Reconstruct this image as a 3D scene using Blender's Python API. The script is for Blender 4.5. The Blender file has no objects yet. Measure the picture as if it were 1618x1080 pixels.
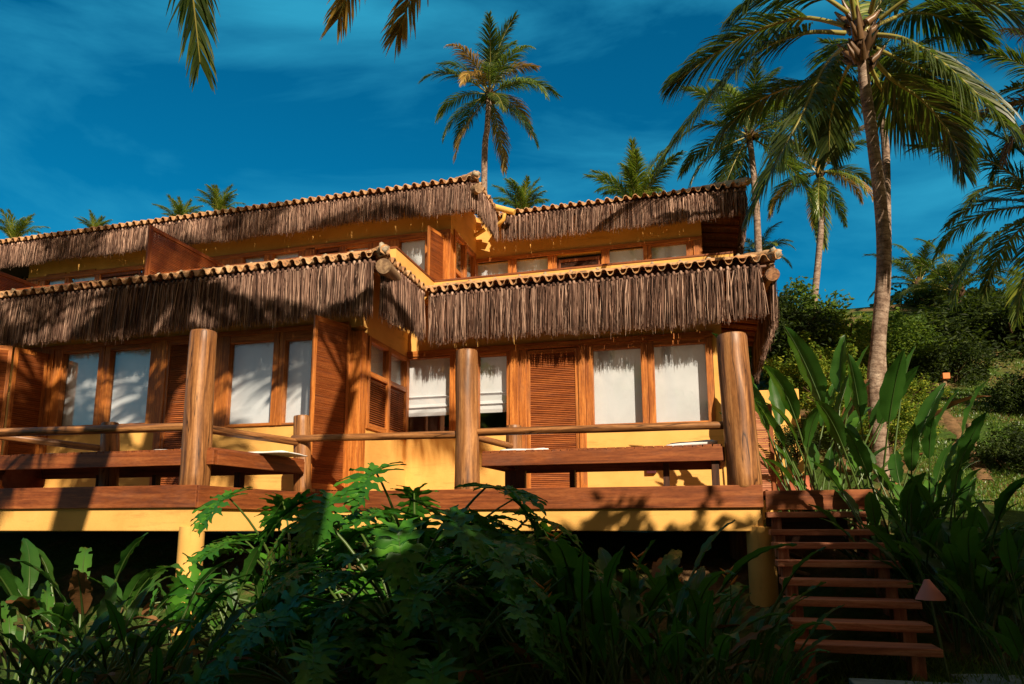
import bpy, math, random
from mathutils import Vector, Matrix, noise
V = Vector
rnd = random.Random(7)
R = math.radians
scene = bpy.context.scene
col = scene.collection

# ------------------------------------------------------------------ camera
F, CX, CY = 1150.0, 790.0, 640.0           # focal length and principal point in photo pixels (1618 wide)
EYE = V((0, 0, 1.15))
PITCH, YAW = math.atan(195 / F), math.atan(330 * math.cos(math.atan(195 / F)) / F)
FWD = V((-math.sin(YAW) * math.cos(PITCH), math.cos(YAW) * math.cos(PITCH), math.sin(PITCH)))
RGT = V((math.cos(YAW), math.sin(YAW), 0))
UPV = RGT.cross(FWD)
cam = bpy.data.cameras.new('camera')
camo = bpy.data.objects.new('camera', cam)
col.objects.link(camo)
cam.sensor_width = 36
cam.lens = F / 1618 * 36
cam.shift_x = (809 - CX) / 1618
cam.shift_y = (CY - 540) / 1618
cam.clip_end = 2000
camo.location = EYE
camo.rotation_euler = (math.pi / 2 + PITCH, 0, YAW)
scene.camera = camo

# ------------------------------------------------------------------ sky, sun, exposure
SUN_AZ, SUN_EL = R(38), R(31)              # azimuth to the right of straight behind the camera axis
SUN = V((math.sin(SUN_AZ) * math.cos(SUN_EL), -math.cos(SUN_AZ) * math.cos(SUN_EL), math.sin(SUN_EL)))
w = bpy.data.worlds.new('World')
scene.world = w
w.use_nodes = True
nt = w.node_tree
nt.nodes.clear()
def N(t, **k):
    n = nt.nodes.new(t)
    for a, b in k.items():
        setattr(n, a, b)
    return n
sky = N('ShaderNodeTexSky', sky_type='NISHITA')
sky.sun_disc = False
sky.sun_elevation = SUN_EL
sky.sun_rotation = math.pi - SUN_AZ
sky.air_density = 1.0
sky.dust_density = 0.3
sky.ozone_density = 3.0
tint = N('ShaderNodeMix', data_type='RGBA', blend_type='MULTIPLY')
tint.inputs[0].default_value = 1.0
tint.inputs[7].default_value = (0.01, 0.80, 0.98, 1)
nt.links.new(sky.outputs[0], tint.inputs[6])
tc = N('ShaderNodeTexCoord')
mp = N('ShaderNodeMapping')
mp.inputs[3].default_value = (1.2, 1.2, 4.5)
mp.inputs[2].default_value = (0.2, -0.35, 0.1)
nz = N('ShaderNodeTexNoise')
nz.inputs['Scale'].default_value = 1.6
nz.inputs['Detail'].default_value = 7
nz.inputs['Roughness'].default_value = 0.55
nz.inputs['Distortion'].default_value = 0.5
rp = N('ShaderNodeValToRGB')
rp.color_ramp.elements[0].position = 0.40
rp.color_ramp.elements[1].position = 0.66
nt.links.new(tc.outputs['Generated'], mp.inputs[0])
nt.links.new(mp.outputs[0], nz.inputs['Vector'])
nt.links.new(nz.outputs[0], rp.inputs[0])
cl = N('ShaderNodeMix', data_type='RGBA', blend_type='MIX')
cl.inputs[7].default_value = (0.4, 4.4, 6.8, 1)
cm = N('ShaderNodeMath', operation='MULTIPLY')
cm.inputs[1].default_value = 0.75
nt.links.new(rp.outputs[0], cm.inputs[0])
nt.links.new(cm.outputs[0], cl.inputs[0])
nt.links.new(tint.outputs[2], cl.inputs[6])
bg = N('ShaderNodeBackground')
bg.inputs[1].default_value = 0.062
ow = N('ShaderNodeOutputWorld')
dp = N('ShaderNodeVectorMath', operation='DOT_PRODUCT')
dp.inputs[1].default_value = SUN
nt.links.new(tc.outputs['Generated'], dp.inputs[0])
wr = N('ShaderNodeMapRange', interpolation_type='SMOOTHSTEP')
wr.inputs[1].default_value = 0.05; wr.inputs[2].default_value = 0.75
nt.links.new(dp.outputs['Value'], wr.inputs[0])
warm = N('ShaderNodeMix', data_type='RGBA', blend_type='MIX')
warm.inputs[7].default_value = (4.4, 2.9, 1.7, 1)      # warm glow added to the unseen sunward sky to warm the shade
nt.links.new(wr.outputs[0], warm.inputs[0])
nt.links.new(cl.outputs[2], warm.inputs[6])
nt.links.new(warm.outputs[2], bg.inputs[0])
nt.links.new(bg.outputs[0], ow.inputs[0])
sl = bpy.data.lights.new('sun', 'SUN')
sl.energy = 5.0
sl.angle = R(0.5)
sl.color = (1.0, 0.83, 0.62)
so = bpy.data.objects.new('sun', sl)
col.objects.link(so)
so.rotation_euler = SUN.to_track_quat('Z', 'Y').to_euler()
so.location = SUN * 60
scene.view_settings.view_transform = 'Standard'
scene.view_settings.look = 'None'
scene.view_settings.exposure = 0.60
scene.view_settings.gamma = 1.0
scene.render.engine = 'CYCLES'
scene.cycles.max_bounces = 8
scene.cycles.transparent_max_bounces = 12
scene.cycles.use_denoising = True

# ------------------------------------------------------------------ pixel -> point helpers
def ray(px, py):
    return FWD + RGT * ((px - CX) / F) - UPV * ((py - CY) / F)
def PY(px, py, y):
    d = ray(px, py)
    return EYE + d * ((y - EYE.y) / d.y)
def PX(px, py, x):
    d = ray(px, py)
    return EYE + d * ((x - EYE.x) / d.x)
def PZ(px, py, z):
    d = ray(px, py)
    return EYE + d * ((z - EYE.z) / d.z)

# ------------------------------------------------------------------ objects
ORG = {}
def tag(o, label=None, cat=None, group=None, kind=None):
    if label: o['label'] = label
    if cat: o['category'] = cat
    if group: o['group'] = group
    if kind: o['kind'] = kind
    return o
def thing(name, label, cat, loc, group=None):
    o = bpy.data.objects.new(name, None)
    o.empty_display_size = 0.1
    o.location = loc
    col.objects.link(o)
    ORG[o.name] = V(loc)
    return tag(o, label, cat, group)

class MB:
    def __init__(s):
        s.v, s.f, s.g, s.m, s.sm = [], [], [], [], []
    def add(s, vs, fs, gs=None, mi=0, smooth=False):
        b = len(s.v)
        s.v += [tuple(p) for p in vs]
        s.g += [tuple(q) for q in (gs if gs else vs)]
        for f in fs:
            s.f.append(tuple(i + b for i in f)); s.m.append(mi); s.sm.append(smooth)
    def obox(s, c, hx, hy, hz, mi=0):
        """box from centre and three half vectors"""
        c, hx, hy, hz = V(c), V(hx), V(hy), V(hz)
        L = [hx.length, hy.length, hz.length]
        k = L.index(max(L))
        o = V((rnd.uniform(-50, 50), rnd.uniform(-50, 50), rnd.uniform(-50, 50)))
        vs, gs = [], []
        for a in (-1, 1):
            for b in (-1, 1):
                for d in (-1, 1):
                    vs.append(c + hx * a + hy * b + hz * d)
                    q = [a * L[0], b * L[1], d * L[2]]
                    q[k], q[2] = q[2], q[k]
                    gs.append(V(q) + o)
        fs = [(0, 1, 3, 2), (4, 6, 7, 5), (0, 4, 5, 1), (2, 3, 7, 6), (0, 2, 6, 4), (1, 5, 7, 3)]
        if hx.cross(hy).dot(hz) < 0:
            fs = [tuple(reversed(f)) for f in fs]
        s.add(vs, fs, gs, mi)
    def box(s, x0, x1, y0, y1, z0, z1, mi=0):
        s.obox(((x0 + x1) / 2, (y0 + y1) / 2, (z0 + z1) / 2), ((x1 - x0) / 2, 0, 0), (0, (y1 - y0) / 2, 0), (0, 0, (z1 - z0) / 2), mi)
    def prism(s, poly, z0, z1, mi=0):
        n = len(poly)
        vs = [V((p[0], p[1], z0)) for p in poly] + [V((p[0], p[1], z1)) for p in poly]
        fs = [tuple(range(n - 1, -1, -1)), tuple(range(n, 2 * n))]
        fs += [(i, (i + 1) % n, n + (i + 1) % n, n + i) for i in range(n)]
        s.add(vs, fs, None, mi)
    def beam(s, a, b, wd, ht, up=V((0, 0, 1)), mi=0):
        a, b = V(a), V(b)
        d = (b - a)
        sd = d.cross(up).normalized()
        u = sd.cross(d).normalized()
        s.obox((a + b) / 2, d / 2, sd * wd / 2, u * ht / 2, mi)
    def tube(s, pts, rad, n=10, mi=0, cap=True, smooth=True, jit=0.0, rings=None):
        pts = [V(p) for p in pts]
        m = len(pts)
        rad = rad if isinstance(rad, (list, tuple)) else [rad] * m
        o = V((rnd.uniform(-50, 50), rnd.uniform(-50, 50), rnd.uniform(-50, 50)))
        T0 = (pts[1] - pts[0]).normalized()
        ref = V((0, 0, 1)) if abs(T0.z) < 0.9 else V((1, 0, 0))
        A = T0.cross(ref).normalized()
        vs, gs, fs, L = [], [], [], 0
        for i in range(m):
            T = (pts[min(i + 1, m - 1)] - pts[max(i - 1, 0)]).normalized()
            A = (A - T * A.dot(T)).normalized()
            B = T.cross(A)
            if i: L += (pts[i] - pts[i - 1]).length
            for k in range(n):
                t = 2 * math.pi * k / n
                r = rad[i]
                if jit:
                    r *= 1 + jit * noise.noise(V((math.cos(t) * 1.3, math.sin(t) * 1.3, L * 1.5)) + o)
                dv = A * math.cos(t) + B * math.sin(t)
                vs.append(pts[i] + dv * r)
                gs.append(V((math.cos(t) * r, math.sin(t) * r, L)) + o)
        for i in range(m - 1):
            for k in range(n):
                k2 = (k + 1) % n
                fs.append((i * n + k, i * n + k2, (i + 1) * n + k2, (i + 1) * n + k))
        s.add(vs, fs, gs, mi, smooth)
        if cap:
            for e, sg in ((0, -1), (m - 1, 1)):
                ring = vs[e * n:(e + 1) * n]
                f = tuple(range(n)) if sg > 0 else tuple(reversed(range(n)))
                s.add(ring, [f], gs[e * n:(e + 1) * n], mi)
    def blob(s, c, r, mi=0, sx=1, sy=1, sz=1, nu=10, nv=7, jit=0.0):
        vs, fs = [], []
        c = V(c)
        for j in range(nv + 1):
            ph = math.pi * j / nv
            for i in range(nu):
                th = 2 * math.pi * i / nu
                d = V((math.sin(ph) * math.cos(th) * sx, math.sin(ph) * math.sin(th) * sy, math.cos(ph) * sz))
                q = r * (1 + jit * noise.noise(d * 1.7 + c * 3))
                vs.append(c + d * q)
        for j in range(nv):
            for i in range(nu):
                i2 = (i + 1) % nu
                fs.append((j * nu + i, (j + 1) * nu + i, (j + 1) * nu + i2, j * nu + i2))
        s.add(vs, fs, None, mi, True)
    def mesh(s, name, mats):
        me = bpy.data.meshes.new(name)
        me.from_pydata(s.v, [], s.f)
        for m in mats: me.materials.append(m)
        me.polygons.foreach_set('material_index', s.m)
        me.polygons.foreach_set('use_smooth', s.sm)
        at = me.attributes.new('gc', 'FLOAT_VECTOR', 'POINT')
        at.data.foreach_set('vector', [x for q in s.g for x in q])
        me.update()
        return me
    def build(s, name, mat, parent=None, bevel=0):
        mats = mat if isinstance(mat, (list, tuple)) else [mat]
        og = ORG.get(parent.name, V((0, 0, 0))) if parent else V((0, 0, 0))
        if parent:
            s.v = [(p[0] - og.x, p[1] - og.y, p[2] - og.z) for p in s.v]
        me = s.mesh(name, mats)
        o = bpy.data.objects.new(name, me)
        col.objects.link(o)
        ORG[o.name] = og
        if parent: o.parent = parent
        if bevel:
            b = o.modifiers.new('bevel', 'BEVEL')
            b.width = bevel; b.segments = 2; b.limit_method = 'ANGLE'; b.angle_limit = R(40)
        return o
def place(name, me, parent, loc=(0, 0, 0), rot=(0, 0, 0), sc=1.0, mat=None):
    o = bpy.data.objects.new(name, me)
    col.objects.link(o)
    o.parent = parent
    o.location = loc
    o.rotation_euler = rot
    o.scale = (sc, sc, sc) if not isinstance(sc, (tuple, list)) else sc
    if mat:
        o.material_slots[0].link = 'OBJECT'
        o.material_slots[0].material = mat
    return o

# ------------------------------------------------------------------ materials
class MT:
    def __init__(s, name):
        s.m = bpy.data.materials.new(name)
        s.m.use_nodes = True
        s.t = s.m.node_tree
        s.b = s.t.nodes['Principled BSDF']
        s.o = s.t.nodes['Material Output']
    def n(s, t, **k):
        x = s.t.nodes.new(t)
        for a, b in k.items(): setattr(x, a, b)
        return x
    def l(s, a, b): s.t.links.new(a, b)
    def coord(s, scale, attr=True):
        if attr:
            c = s.n('ShaderNodeAttribute', attribute_name='gc').outputs['Vector']
        else:
            c = s.n('ShaderNodeTexCoord').outputs['Object']
        m = s.n('ShaderNodeMapping')
        m.inputs[3].default_value = scale
        s.l(c, m.inputs[0])
        return m.outputs[0]
    def noise(s, vec, scale, detail=5, rough=0.55, dist=0.0):
        x = s.n('ShaderNodeTexNoise')
        x.inputs['Scale'].default_value = scale
        x.inputs['Detail'].default_value = detail
        x.inputs['Roughness'].default_value = rough
        x.inputs['Distortion'].default_value = dist
        s.l(vec, x.inputs['Vector'])
        return x.outputs[0]
    def ramp(s, fac, stops):
        r = s.n('ShaderNodeValToRGB')
        e = r.color_ramp.elements
        while len(e) < len(stops): e.new(0.5)
        for i, (p, c) in enumerate(stops):
            e[i].position = p
            e[i].color = (*c, 1) if len(c) == 3 else c
        s.l(fac, r.inputs[0])
        return r.outputs[0]
    def mix(s, fac, a, b, mode='MIX'):
        x = s.n('ShaderNodeMix', data_type='RGBA', blend_type=mode)
        for v, i in ((fac, 0), (a, 6), (b, 7)):
            if hasattr(v, 'node'): s.l(v, x.inputs[i])
            elif i == 0: x.inputs[0].default_value = v
            else: x.inputs[i].default_value = (*v, 1)
        return x.outputs[2]
    def bump(s, h, strength=0.3, dist=0.02):
        x = s.n('ShaderNodeBump')
        x.inputs['Strength'].default_value = strength
        x.inputs['Distance'].default_value = dist
        s.l(h, x.inputs['Height'])
        s.l(x.outputs[0], s.b.inputs['Normal'])
    def set(s, color=None, rough=0.6, spec=0.4):
        if color is not None:
            if hasattr(color, 'node'): s.l(color, s.b.inputs['Base Color'])
            else: s.b.inputs['Base Color'].default_value = (*color, 1)
        s.b.inputs['Roughness'].default_value = rough
        s.b.inputs['Specular IOR Level'].default_value = spec
        return s.m
    def island(s):
        return s.n('ShaderNodeNewGeometry').outputs['Random Per Island']

def wood(name, dark, mid, light, rough=0.5, grain=26, spec=0.35, crack=0.0):
    t = MT(name)
    c = t.coord((1, 1, 0.06))
    n1 = t.noise(c, grain, 6, 0.6, 0.6)
    n2 = t.noise(t.coord((1, 1, 0.35)), 2.2, 3)
    colr = t.ramp(n1, [(0.34, dark), (0.5, mid), (0.66, light)])
    colr = t.mix(0.55, colr, t.ramp(n2, [(0.3, (0.55, 0.5, 0.45)), (0.7, (1.2, 1.15, 1.1))]), 'MULTIPLY')
    n4 = t.noise(t.coord((0.6, 0.6, 0.25)), 3.5, 6, 0.7)
    colr = t.mix(t.ramp(n4, [(0.52, (0, 0, 0)), (0.75, (0.5, 0.5, 0.5))]), colr, tuple(0.35 * q + 0.05 for q in mid))
    h = n1
    n6 = t.noise(t.coord((1, 1, 0.22)), 60, 4, 0.7)
    colr = t.mix(0.6, colr, t.ramp(n6, [(0.3, (0.55, 0.5, 0.45)), (0.55, (1.05, 1.05, 1.05)), (0.8, (1.3, 1.25, 1.2))]), 'MULTIPLY')
    if crack:
        n3 = t.noise(t.coord((1, 1, 0.05)), 9, 2, 0.5, 0.2)
        k = t.ramp(n3, [(0.485, (1, 1, 1)), (0.5, (0.12, 0.1, 0.1)), (0.512, (1, 1, 1))])
        colr = t.mix(crack, colr, k, 'MULTIPLY')
    t.bump(h, 0.25, 0.008)
    return t.set(colr, rough, spec)

M = {}
M['frame'] = wood('frame_wood', (0.26, 0.075, 0.014), (0.46, 0.15, 0.025), (0.62, 0.24, 0.05), 0.55)
M['louver'] = wood('louver_wood', (0.17, 0.045, 0.014), (0.30, 0.085, 0.022), (0.40, 0.13, 0.035), 0.45)
M['fascia'] = wood('red_hardwood', (0.13, 0.033, 0.009), (0.235, 0.066, 0.017), (0.33, 0.108, 0.03), 0.55, 18)
M['log'] = wood('log_wood', (0.085, 0.032, 0.011), (0.27, 0.115, 0.036), (0.45, 0.22, 0.08), 0.45, 16, 0.4, 0.95)
M['darkwood'] = wood('dark_wood', (0.03, 0.012, 0.006), (0.06, 0.022, 0.01), (0.1, 0.035, 0.015), 0.6)
M['tread'] = wood('tread_wood', (0.28, 0.085, 0.042), (0.46, 0.165, 0.08), (0.58, 0.27, 0.15), 0.6, 18)
M['greywood'] = wood('weathered_wood', (0.12, 0.07, 0.04), (0.24, 0.15, 0.08), (0.4, 0.27, 0.15), 0.7, 16)

t = MT('yellow_plaster')
n1 = t.noise(t.coord((1, 1, 1)), 1.3, 6, 0.6)
n2 = t.noise(t.coord((1, 1, 1)), 60, 4, 0.6)
c = t.ramp(n1, [(0.3, (0.63, 0.335, 0.085)), (0.55, (0.76, 0.43, 0.118)), (0.8, (0.82, 0.49, 0.15))])
n5 = t.noise(t.coord((5, 5, 0.7)), 1.6, 6, 0.7)
c = t.mix(t.ramp(n5, [(0.56, (0, 0, 0)), (0.75, (0.6, 0.6, 0.6))]), c, (0.36, 0.19, 0.055))
t.bump(n2, 0.35, 0.006)
M['plaster'] = t.set(c, 0.85, 0.15)

t = MT('piassava_thatch')
c = t.ramp(t.island(), [(0.0, (0.022, 0.011, 0.008)), (0.35, (0.11, 0.058, 0.041)), (0.72, (0.27, 0.16, 0.118)), (1.0, (0.58, 0.395, 0.295))])
n1 = t.noise(t.coord((1, 1, 1)), 2.5, 3)
c = t.mix(0.6, c, t.ramp(n1, [(0.3, (0.42, 0.40, 0.39)), (0.7, (1.3, 1.26, 1.2))]), 'MULTIPLY')
M['thatch'] = t.set(c, 0.8, 0.2)

t = MT('clay_tile')
n1 = t.noise(t.coord((1, 1, 1)), 3.0, 6, 0.65)
n2 = t.noise(t.coord((1, 1, 1)), 14, 5, 0.7)
c = t.ramp(n1, [(0.3, (0.3, 0.13, 0.06)), (0.5, (0.5, 0.27, 0.12)), (0.7, (0.62, 0.42, 0.24))])
c = t.mix(t.ramp(n2, [(0.52, (0, 0, 0)), (0.66, (1, 1, 1))]), c, (0.10, 0.085, 0.06))
t.bump(n2, 0.4, 0.01)
M['tile'] = t.set(c, 0.85, 0.2)
t = MT('grey_mortar')
n2 = t.noise(t.coord((1, 1, 1)), 16, 6, 0.7)
t.bump(n2, 0.6, 0.015)
M['mortar'] = t.set(t.ramp(n2, [(0.3, (0.16, 0.12, 0.08)), (0.6, (0.45, 0.37, 0.26)), (0.8, (0.6, 0.52, 0.4))]), 0.9, 0.1)

t = MT('white_curtain')
n1 = t.noise(t.coord((1, 1, 1)), 3, 3)
M['curtain'] = t.set(t.ramp(n1, [(0.3, (0.70, 0.74, 0.80)), (0.7, (0.80, 0.84, 0.90))]), 0.9, 0.1)
t = MT('white_fabric')
n1 = t.noise(t.coord((1, 1, 1)), 30, 4)
t.bump(n1, 0.3, 0.01)
M['fabric'] = t.set((0.75, 0.75, 0.73), 0.9, 0.1)
t = MT('window_glass')
fr = t.n('ShaderNodeLayerWeight'); fr.inputs[0].default_value = 0.5
pw = t.n('ShaderNodeMath', operation='POWER'); pw.inputs[1].default_value = 4.0
t.l(fr.outputs['Facing'], pw.inputs[0])
wv = t.noise(t.coord((1, 1, 1)), 3.5, 3)
bp = t.n('ShaderNodeBump'); bp.inputs['Strength'].default_value = 0.12; bp.inputs['Distance'].default_value = 0.01
t.l(wv, bp.inputs['Height'])
gl = t.n('ShaderNodeBsdfGlossy'); gl.inputs['Roughness'].default_value = 0.0
t.l(bp.outputs[0], gl.inputs['Normal'])
tr = t.n('ShaderNodeBsdfTransparent'); tr.inputs[0].default_value = (0.985, 0.99, 0.985, 1)
mx = t.n('ShaderNodeMixShader')
ad = t.n('ShaderNodeMath', operation='MULTIPLY_ADD'); ad.inputs[1].default_value = 0.9; ad.inputs[2].default_value = 0.11
t.l(pw.outputs[0], ad.inputs[0])
t.l(ad.outputs[0], mx.inputs[0]); t.l(tr.outputs[0], mx.inputs[1]); t.l(gl.outputs[0], mx.inputs[2])
t.l(mx.outputs[0], t.o.inputs[0])
M['glass'] = t.m
t = MT('room_interior'); M['inner'] = t.set((0.12, 0.09, 0.06), 0.9, 0.1)
t = MT('terracotta')
n1 = t.noise(t.coord((1, 1, 1)), 9, 5)
t.bump(n1, 0.2, 0.01)
M['terra'] = t.set(t.ramp(n1, [(0.3, (0.33, 0.09, 0.045)), (0.7, (0.5, 0.16, 0.085))]), 0.8, 0.2)
t = MT('pink_clay'); M['pinkclay'] = t.set((0.62, 0.24, 0.19), 0.85, 0.2)
t = MT('plum_plastic'); M['plum'] = t.set((0.09, 0.018, 0.022), 0.4, 0.4)
t = MT('orange_sign_paint'); M['orange'] = t.set((0.75, 0.22, 0.06), 0.5, 0.3)
t = MT('yellow_pipe')
M['pipe'] = t.set((0.72, 0.43, 0.10), 0.45, 0.4)

def leafmat(name, stops, trans=0.3, rough=0.4, spec=0.5, tcol=(0.25, 0.4, 0.03), vein=0):
    t = MT(name)
    c = t.ramp(t.island(), stops)
    n1 = t.noise(t.coord((1, 1, 1)), 1.1, 4)
    c = t.mix(0.5, c, t.ramp(n1, [(0.3, (0.6, 0.62, 0.6)), (0.72, (1.35, 1.3, 1.1))]), 'MULTIPLY')
    if vein:
        wv = t.n('ShaderNodeTexWave', wave_type='BANDS', bands_direction='Y')
        wv.inputs['Scale'].default_value = vein
        wv.inputs['Distortion'].default_value = 0.6
        at = t.n('ShaderNodeAttribute', attribute_name='gc')
        t.l(at.outputs['Vector'], wv.inputs['Vector'])
        t.bump(wv.outputs[0], 0.10, 0.004)
    m = t.set(c, rough, spec)
    tb = t.n('ShaderNodeBsdfTranslucent')
    t.l(t.mix(0.65, c, tcol), tb.inputs[0])
    ms = t.n('ShaderNodeMixShader'); ms.inputs[0].default_value = trans
    t.l(t.b.outputs[0], ms.inputs[1]); t.l(tb.outputs[0], ms.inputs[2])
    t.l(ms.outputs[0], t.o.inputs[0])
    return m
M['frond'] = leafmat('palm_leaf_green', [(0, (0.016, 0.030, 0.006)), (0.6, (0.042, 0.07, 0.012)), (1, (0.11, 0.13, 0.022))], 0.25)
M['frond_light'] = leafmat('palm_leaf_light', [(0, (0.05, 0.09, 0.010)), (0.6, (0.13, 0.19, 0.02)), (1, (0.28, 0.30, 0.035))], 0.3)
M['frond_sunlit'] = leafmat('palm_leaf_sunlit', [(0, (0.10, 0.15, 0.012)), (0.6, (0.22, 0.28, 0.025)), (1, (0.42, 0.42, 0.06))], 0.35)  # brighter palm leaf colour, standing for sun on the rooftop crowns
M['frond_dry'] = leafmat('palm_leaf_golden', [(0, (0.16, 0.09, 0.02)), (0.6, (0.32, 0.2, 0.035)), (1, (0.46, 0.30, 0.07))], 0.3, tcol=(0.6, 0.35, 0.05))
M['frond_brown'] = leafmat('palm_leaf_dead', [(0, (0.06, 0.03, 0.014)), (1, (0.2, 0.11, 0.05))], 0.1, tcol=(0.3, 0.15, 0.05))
M['petiole'] = leafmat('palm_petiole', [(0, (0.17, 0.17, 0.035)), (1, (0.32, 0.27, 0.07))], 0.0)
M['helic'] = leafmat('heliconia_leaf', [(0, (0.020, 0.068, 0.009)), (0.6, (0.042, 0.13, 0.016)), (1, (0.11, 0.235, 0.026))], 0.25, 0.45, 0.3, (0.15, 0.42, 0.03), 14)
M['helic_dry'] = leafmat('heliconia_leaf_dry', [(0, (0.12, 0.05, 0.018)), (1, (0.36, 0.19, 0.08))], 0.15, 0.7, 0.2, (0.4, 0.2, 0.05), 14)
M['philo'] = leafmat('philodendron_leaf', [(0, (0.022, 0.10, 0.009)), (0.6, (0.044, 0.17, 0.014)), (1, (0.10, 0.27, 0.02))], 0.25, 0.42, 0.3, (0.1, 0.4, 0.03))
M['stalk'] = leafmat('green_stalk', [(0, (0.025, 0.06, 0.012)), (1, (0.09, 0.15, 0.03))], 0.0)
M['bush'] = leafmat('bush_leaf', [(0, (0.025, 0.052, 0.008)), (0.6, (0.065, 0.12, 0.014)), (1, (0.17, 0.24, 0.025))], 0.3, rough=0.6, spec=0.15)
M['bush_lit'] = leafmat('bush_leaf_sunlit', [(0, (0.05, 0.10, 0.012)), (0.6, (0.14, 0.21, 0.02)), (1, (0.36, 0.36, 0.04))], 0.3, rough=0.6, spec=0.15)  # sunlit copy of the bush leaf, light put into the colour
M['bush_shaded'] = leafmat('bush_leaf_shaded', [(0, (0.008, 0.016, 0.004)), (0.7, (0.022, 0.040, 0.008)), (1, (0.07, 0.10, 0.02))], 0.15, rough=0.6, spec=0.15)  # bush leaf darkened in colour to stand for shade on the hillside
M['grass'] = leafmat('grass_blade', [(0, (0.03, 0.09, 0.012)), (0.6, (0.08, 0.17, 0.02)), (1, (0.2, 0.27, 0.04))], 0.3)
M['flower'] = leafmat('orange_bract', [(0, (0.7, 0.22, 0.02)), (1, (0.85, 0.42, 0.04))], 0.2, tcol=(0.9, 0.4, 0.05))

t = MT('palm_trunk')
wv = t.n('ShaderNodeTexWave', wave_type='BANDS', bands_direction='Z')
wv.inputs['Scale'].default_value = 3.0
wv.inputs['Distortion'].default_value = 5.0
wv.inputs['Detail'].default_value = 4
wv.inputs['Detail Scale'].default_value = 2.0
at = t.n('ShaderNodeAttribute', attribute_name='gc')
t.l(at.outputs['Vector'], wv.inputs['Vector'])
n1 = t.noise(t.coord((1, 1, 1)), 7, 6, 0.65)
n3 = t.noise(t.coord((1, 1, 2.5)), 22, 5, 0.7)
c = t.ramp(n1, [(0.3, (0.11, 0.07, 0.05)), (0.5, (0.28, 0.20, 0.15)), (0.75, (0.45, 0.36, 0.28))])
c = t.mix(0.5, c, t.ramp(wv.outputs[0], [(0.0, (0.35, 0.28, 0.24)), (0.3, (1, 1, 1))]), 'MULTIPLY')
c = t.mix(0.8, c, t.ramp(n3, [(0.32, (0.3, 0.26, 0.23)), (0.5, (1, 1, 1)), (0.75, (1.3, 1.25, 1.2))]), 'MULTIPLY')
t.bump(n3, 0.6, 0.02)
M['trunk'] = t.set(c, 0.85, 0.15)
t = MT('bark')
n1 = t.noise(t.coord((1, 1, 0.3)), 16, 6)
t.bump(n1, 0.6, 0.02)
M['bark'] = t.set(t.ramp(n1, [(0.3, (0.03, 0.018, 0.01)), (0.7, (0.14, 0.085, 0.05))]), 0.9, 0.1)
t = MT('scarred_stem')
vo = t.n('ShaderNodeTexVoronoi'); vo.inputs['Scale'].default_value = 22
t.l(t.coord((1, 1, 1)), vo.inputs['Vector'])
M['scar'] = t.set(t.ramp(vo.outputs[0], [(0.2, (0.5, 0.42, 0.34)), (0.5, (0.3, 0.12, 0.08)), (0.7, (0.08, 0.03, 0.02))]), 0.8, 0.2)
t = MT('soil_and_turf')
n1 = t.noise(t.coord((1, 1, 1)), 0.55, 6, 0.65)
n2 = t.noise(t.coord((1, 1, 1)), 9, 6, 0.7)
c = t.mix(t.ramp(n1, [(0.48, (0, 0, 0)), (0.6, (1, 1, 1))]), (0.045, 0.085, 0.015), (0.19, 0.11, 0.055))
c = t.mix(0.8, c, t.ramp(n2, [(0.3, (0.4, 0.4, 0.4)), (0.7, (1.5, 1.5, 1.4))]), 'MULTIPLY')
t.bump(n2, 0.8, 0.06)
M['ground'] = t.set(c, 0.95, 0.1)
t = MT('grey_flagstone')
n1 = t.noise(t.coord((1, 1, 1)), 6, 6)
M['stone'] = t.set(t.ramp(n1, [(0.3, (0.12, 0.17, 0.16)), (0.7, (0.26, 0.33, 0.31))]), 0.8, 0.2)

# ------------------------------------------------------------------ ground
def sst(a, b, x):
    q = max(0.0, min(1.0, (x - a) / (b - a)))
    return q * q * (3 - 2 * q)
def gz(x, y):
    hr = 1.25 * sst(6.6, 10.3, y) + 2.6 * sst(9.5, 17.5, y) + 5.0 * sst(16.5, 28, y) + 3 * sst(30, 60, y)
    hl = 1.2 * sst(7.4, 10.5, y) + 4 * sst(18, 40, y)
    k = sst(0.4, 1.6, x)
    z = hl * (1 - k) + hr * k - 0.12 * (1 - k)
    return z + 0.10 * noise.noise(V((x * 0.5, y * 0.5, 0))) * sst(8, 13, y)
def axis(lo, hi, flo, fhi, fine, coarse):
    r, x = [], lo
    while x < hi:
        r.append(x)
        x += fine if flo <= x < fhi else coarse
    return r + [hi]
xs = axis(-80, 90, -14, 14, 0.35, 4)
ys = axis(-40, 140, -2, 34, 0.35, 5)
mb = MB()
vs = [V((x, y, gz(x, y))) for y in ys for x in xs]
nx = len(xs)
fs = [(j * nx + i, j * nx + i + 1, (j + 1) * nx + i + 1, (j + 1) * nx + i) for j in range(len(ys) - 1) for i in range(nx - 1)]
mb.add(vs, fs, None, 0, True)
tag(mb.build('ground', M['ground']), kind='structure')

# ================================================================== THE HOUSE
YR, YL = 8.6, 6.9            # deck fronts (right part, projecting left part)
YRW, YLW = 11.37, 9.65       # ground-floor walls
DECK = PY(968, 769, YR).z    # deck level
CL = PY(310, 770, YL); CJ = PY(478, 775, YR); CR = PY(1205, 766, YR)
XLC, XRC = PY(570, 640, YLW).x, PY(1146, 640, YRW).x   # left wing corner, right end of wall
XJN = PY(630, 640, YRW).x
XL0, XBK = -14.0, -21.0
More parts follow.
